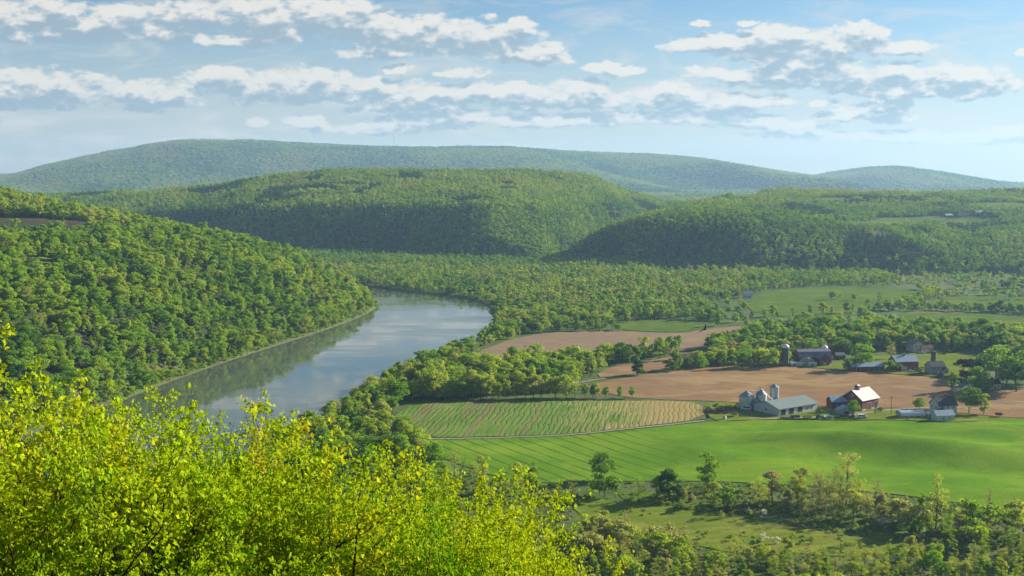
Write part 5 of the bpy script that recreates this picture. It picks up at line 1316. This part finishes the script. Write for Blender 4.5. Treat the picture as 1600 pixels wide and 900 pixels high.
# ------------------------------------------------------------------ sky with clouds
wd = bpy.data.worlds.new('World'); scene.world = wd; wd.use_nodes = True; wd.node_tree.nodes.clear(); N = NT(wd.node_tree)
sky = N.new('ShaderNodeTexSky', sky_type='NISHITA'); sky.sun_disc = False; sky.sun_elevation = rad(SUN_EL); sky.sun_rotation = math.atan2(sd.x, sd.y)
sky.altitude = 200; sky.air_density = 1.0; sky.dust_density = .7; sky.ozone_density = 3.2
dirv = N.new('ShaderNodeTexCoord').outputs['Generated']
dx, dy, dz = N.sep(dirv)[:3]
den = N.math('MAXIMUM', dy, .15)
U, Vv = N.math('DIVIDE', dx, den), N.math('DIVIDE', dz, den)
def uvpx(px, py): r_ = ray(px, py); return r_[0] / r_[1], r_[2] / r_[1]
CL = [ # px, py, half width, half height
    (60, 25, 90, 26), (130, 42, 75, 20), (190, 28, 50, 20), (15, 35, 40, 25), (300, 22, 75, 24), (400, 18, 65, 24), (270, 50, 55, 14), (350, 62, 90, 9), (430, 40, 60, 22), (500, 20, 45, 26),
    (545, 35, 60, 26), (610, 50, 70, 22), (690, 50, 65, 22), (760, 55, 70, 22), (640, 76, 110, 11), (810, 80, 60, 16), (850, 92, 42, 9), (805, 42, 30, 12),
    (40, 135, 60, 26), (100, 140, 65, 26), (20, 155, 40, 14), (240, 152, 72, 22), (200, 148, 30, 12), (355, 122, 60, 16), (430, 135, 85, 24), (510, 132, 70, 22), (580, 140, 65, 20), (650, 150, 95, 16),
    (640, 165, 90, 12), (740, 146, 60, 14), (820, 150, 80, 18), (900, 147, 60, 22), (960, 155, 55, 18), (1020, 155, 55, 18), (1080, 152, 60, 18), (1150, 158, 60, 16), (1200, 156, 50, 13), (1290, 157, 28, 7),
    (620, 105, 18, 7), (720, 113, 34, 9), (1045 + 25, 75, 40, 8), (1140, 68, 60, 14), (1220, 62, 70, 18), (1300, 70, 75, 22), (1350, 55, 45, 14), (1400, 75, 50, 10), (1260, 92, 110, 10),
    (1130, 112, 50, 10), (1220, 118, 75, 18), (1320, 120, 90, 20), (1420, 115, 80, 16), (1500, 118, 80, 16), (1560, 130, 40, 12), (1400, 140, 110, 12), (1520, 144, 50, 9),
    (1370, 165, 50, 12), (1320, 178, 38, 8), (1385, 182, 38, 8), (945, 104, 24, 8), (970, 112, 26, 8), (1098, 35, 16, 5), (1168, 38, 14, 4), (1585, 203, 26, 10), (1594, 80, 14, 6),
    (400, 190, 22, 7), (480, 190, 30, 9), (700, 185, 110, 14), (830, 190, 90, 12), (960, 185, 110, 10), (1100, 185, 120, 9), (1200, 195, 90, 7), (1330, 210, 130, 8), (1500, 215, 120, 8), (590, 200, 90, 8),
    (-120, 40, 120, 24), (-150, 150, 120, 24), (1750, 110, 120, 20), (1780, 30, 120, 22), (200, -60, 200, 40), (700, -90, 260, 40), (1300, -110, 260, 40)]
soft = {}
grp = bpy.data.node_groups.new('cloud_cover', 'ShaderNodeTree')
grp.interface.new_socket('UV', in_out='INPUT', socket_type='NodeSocketVector'); grp.interface.new_socket('Cover', in_out='OUTPUT', socket_type='NodeSocketFloat')
G = NT(grp); gin, gout = G.new('NodeGroupInput'), G.new('NodeGroupOutput')
uvw = gin.outputs[0]
n0 = G.new('ShaderNodeTexNoise'); G.l.new(uvw, n0.inputs['Vector']); n0.inputs['Scale'].default_value = 22; n0.inputs['Detail'].default_value = 7; n0.inputs['Roughness'].default_value = .62
wob = G.vec('MULTIPLY', G.vec('SUBTRACT', n0.outputs['Color'], (.5, .5, .5)), (.034, .018, 0.))
uw = G.vec('ADD', uvw, wob)
cur = None
for (px, py, hw, hh) in CL:
    a, b_ = uvpx(px, py); ix, iy = FPX / (hw * 1.32), FPX / (hh * 1.40)
    t = G.vec('MULTIPLY_ADD', uw, (ix, iy, 0.), (-a * ix, -b_ * iy, 0.))
    dd = G.vec('DOT_PRODUCT', t, t)
    if cur is None: cur = dd
    else:
        sm = G.new('ShaderNodeMath', operation='SMOOTH_MIN'); G.put(sm.inputs[0], cur); G.put(sm.inputs[1], dd); sm.inputs[2].default_value = .35; cur = sm.outputs[0]
body = G.math('SUBTRACT', 1.0, cur)
body = G.math('MAXIMUM', body, -1.2)
st = G.vec('MULTIPLY', uvw, (1., 1.9, 1.))
f1 = G.noise(st, 24, 10, .68); 
vo = G.new('ShaderNodeTexVoronoi', feature='SMOOTH_F1'); G.l.new(G.vec('ADD', st, G.vec('MULTIPLY', wob, (.5, .5, 0.))), vo.inputs['Vector']); vo.inputs['Scale'].default_value = 62; vo.inputs['Smoothness'].default_value = .25; vo.inputs['Detail'].default_value = 1; vo.inputs['Roughness'].default_value = .6
puff = G.math('SUBTRACT', .55, vo.outputs['Distance'])
cov = G.math('ADD', G.math('MULTIPLY_ADD', body, 1.35, .04), G.math('ADD', G.math('MULTIPLY', G.math('SUBTRACT', f1, .46), 3.7), G.math('MULTIPLY', puff, .95)))
G.l.new(cov, gout.inputs[0])
def cover(uv):
    g_ = N.new('ShaderNodeGroup'); g_.node_tree = grp; N.l.new(uv, g_.inputs[0]); return g_.outputs[0]
uv = N.comb(U, Vv)
c0 = cover(uv); c1 = cover(N.vec('ADD', uv, (.0015, .0100, 0.)))
alpha = N.rng(c0, -.02, .72)
alpha = N.math('MULTIPLY', alpha, N.rng(dz, -.01, .06))
fin = N.noise(N.vec('MULTIPLY', uv, (1., 1.6, 1.)), 60, 7, .68)
lit = N.rng(N.math('ADD', N.math('SUBTRACT', c0, c1), N.math('MULTIPLY', N.math('SUBTRACT', fin, .5), 3.0)), -.62, 1.15)
thick = N.rng(c1, .15, 1.25)
shade = N.math('MULTIPLY', N.math('SUBTRACT', 1., lit), N.rng(thick, 0, 1, .2, 1), clamp=True)
ccol = N.mix(N.rng(shade, .28, .85, smooth=False), N.mix(N.rng(shade, 0, .28, smooth=False), CLOUD_LIT, CLOUD_MID), CLOUD_SHADE)
wisp = N.math('ADD', N.math('MULTIPLY', N.rng(N.noise(N.vec('MULTIPLY', uv, (1., 4.5, 1.)), 9, 7, .64, .8), .44, .70), .42), N.rng(Vv, .19, .01, 0, .62))
blue = N.vec('MULTIPLY', sky.outputs[0], SKY_GAIN)
final = N.mix(N.math('MULTIPLY', alpha, .93), N.mix(wisp, blue, VEIL), ccol)
bg = N.new('ShaderNodeBackground'); bg.inputs[1].default_value = SKY_STR; N.l.new(final, bg.inputs[0])
gen = N.rng(N.noise(N.vec('DIVIDE', dirv, N.comb(1., 1., .35)), 3.0, 4, .6), .50, .68, 0, .7)     # clouds over the rest of the sky
bg2 = N.new('ShaderNodeBackground'); bg2.inputs[1].default_value = SKY_STR; N.l.new(N.mix(gen, blue, tuple(.8 * v for v in CLOUD_LIT)), bg2.inputs[0])
inv = N.math('MULTIPLY', N.rng(N.math('ABSOLUTE', U), .95, .62), N.math('MULTIPLY', N.rng(dy, .3, .4), N.rng(Vv, .36, .22)))
mxs = N.new('ShaderNodeMixShader'); N.l.new(inv, mxs.inputs[0]); N.l.new(bg2.outputs[0], mxs.inputs[1]); N.l.new(bg.outputs[0], mxs.inputs[2])
wo = N.new('ShaderNodeOutputWorld'); N.l.new(mxs.outputs[0], wo.inputs[0])
wd.cycles.sampling_method = 'MANUAL'; wd.cycles.sample_map_resolution = 512

# ------------------------------------------------------------------ camera and output
cd = bpy.data.cameras.new('camera'); cam = bpy.data.objects.new('camera', cd); COL.objects.link(cam); scene.camera = cam
cd.sensor_width = 36; cd.lens = 36 * FPX / 1600; cd.clip_start = .5; cd.clip_end = 60000
cam.location = (0, 0, CAMZ); cam.rotation_euler = (math.pi / 2 - PIT, 0, 0)
vs = scene.view_settings; vs.view_transform = 'Standard'; vs.look = 'None'; vs.exposure = EXPO; vs.gamma = 1; vs.use_curve_mapping = False
cy = scene.cycles
cy.max_bounces = 5; cy.diffuse_bounces = 2; cy.glossy_bounces = 2; cy.transmission_bounces = 3; cy.transparent_max_bounces = 4; cy.volume_bounces = 0
cy.caustics_reflective = False; cy.caustics_refractive = False; cy.use_denoising = True; cy.sample_clamp_indirect = 6; cy.use_adaptive_sampling = False
try: cy.denoising_input_passes = 'RGB_ALBEDO_NORMAL'; cy.denoising_prefilter = 'ACCURATE'
except Exception: pass
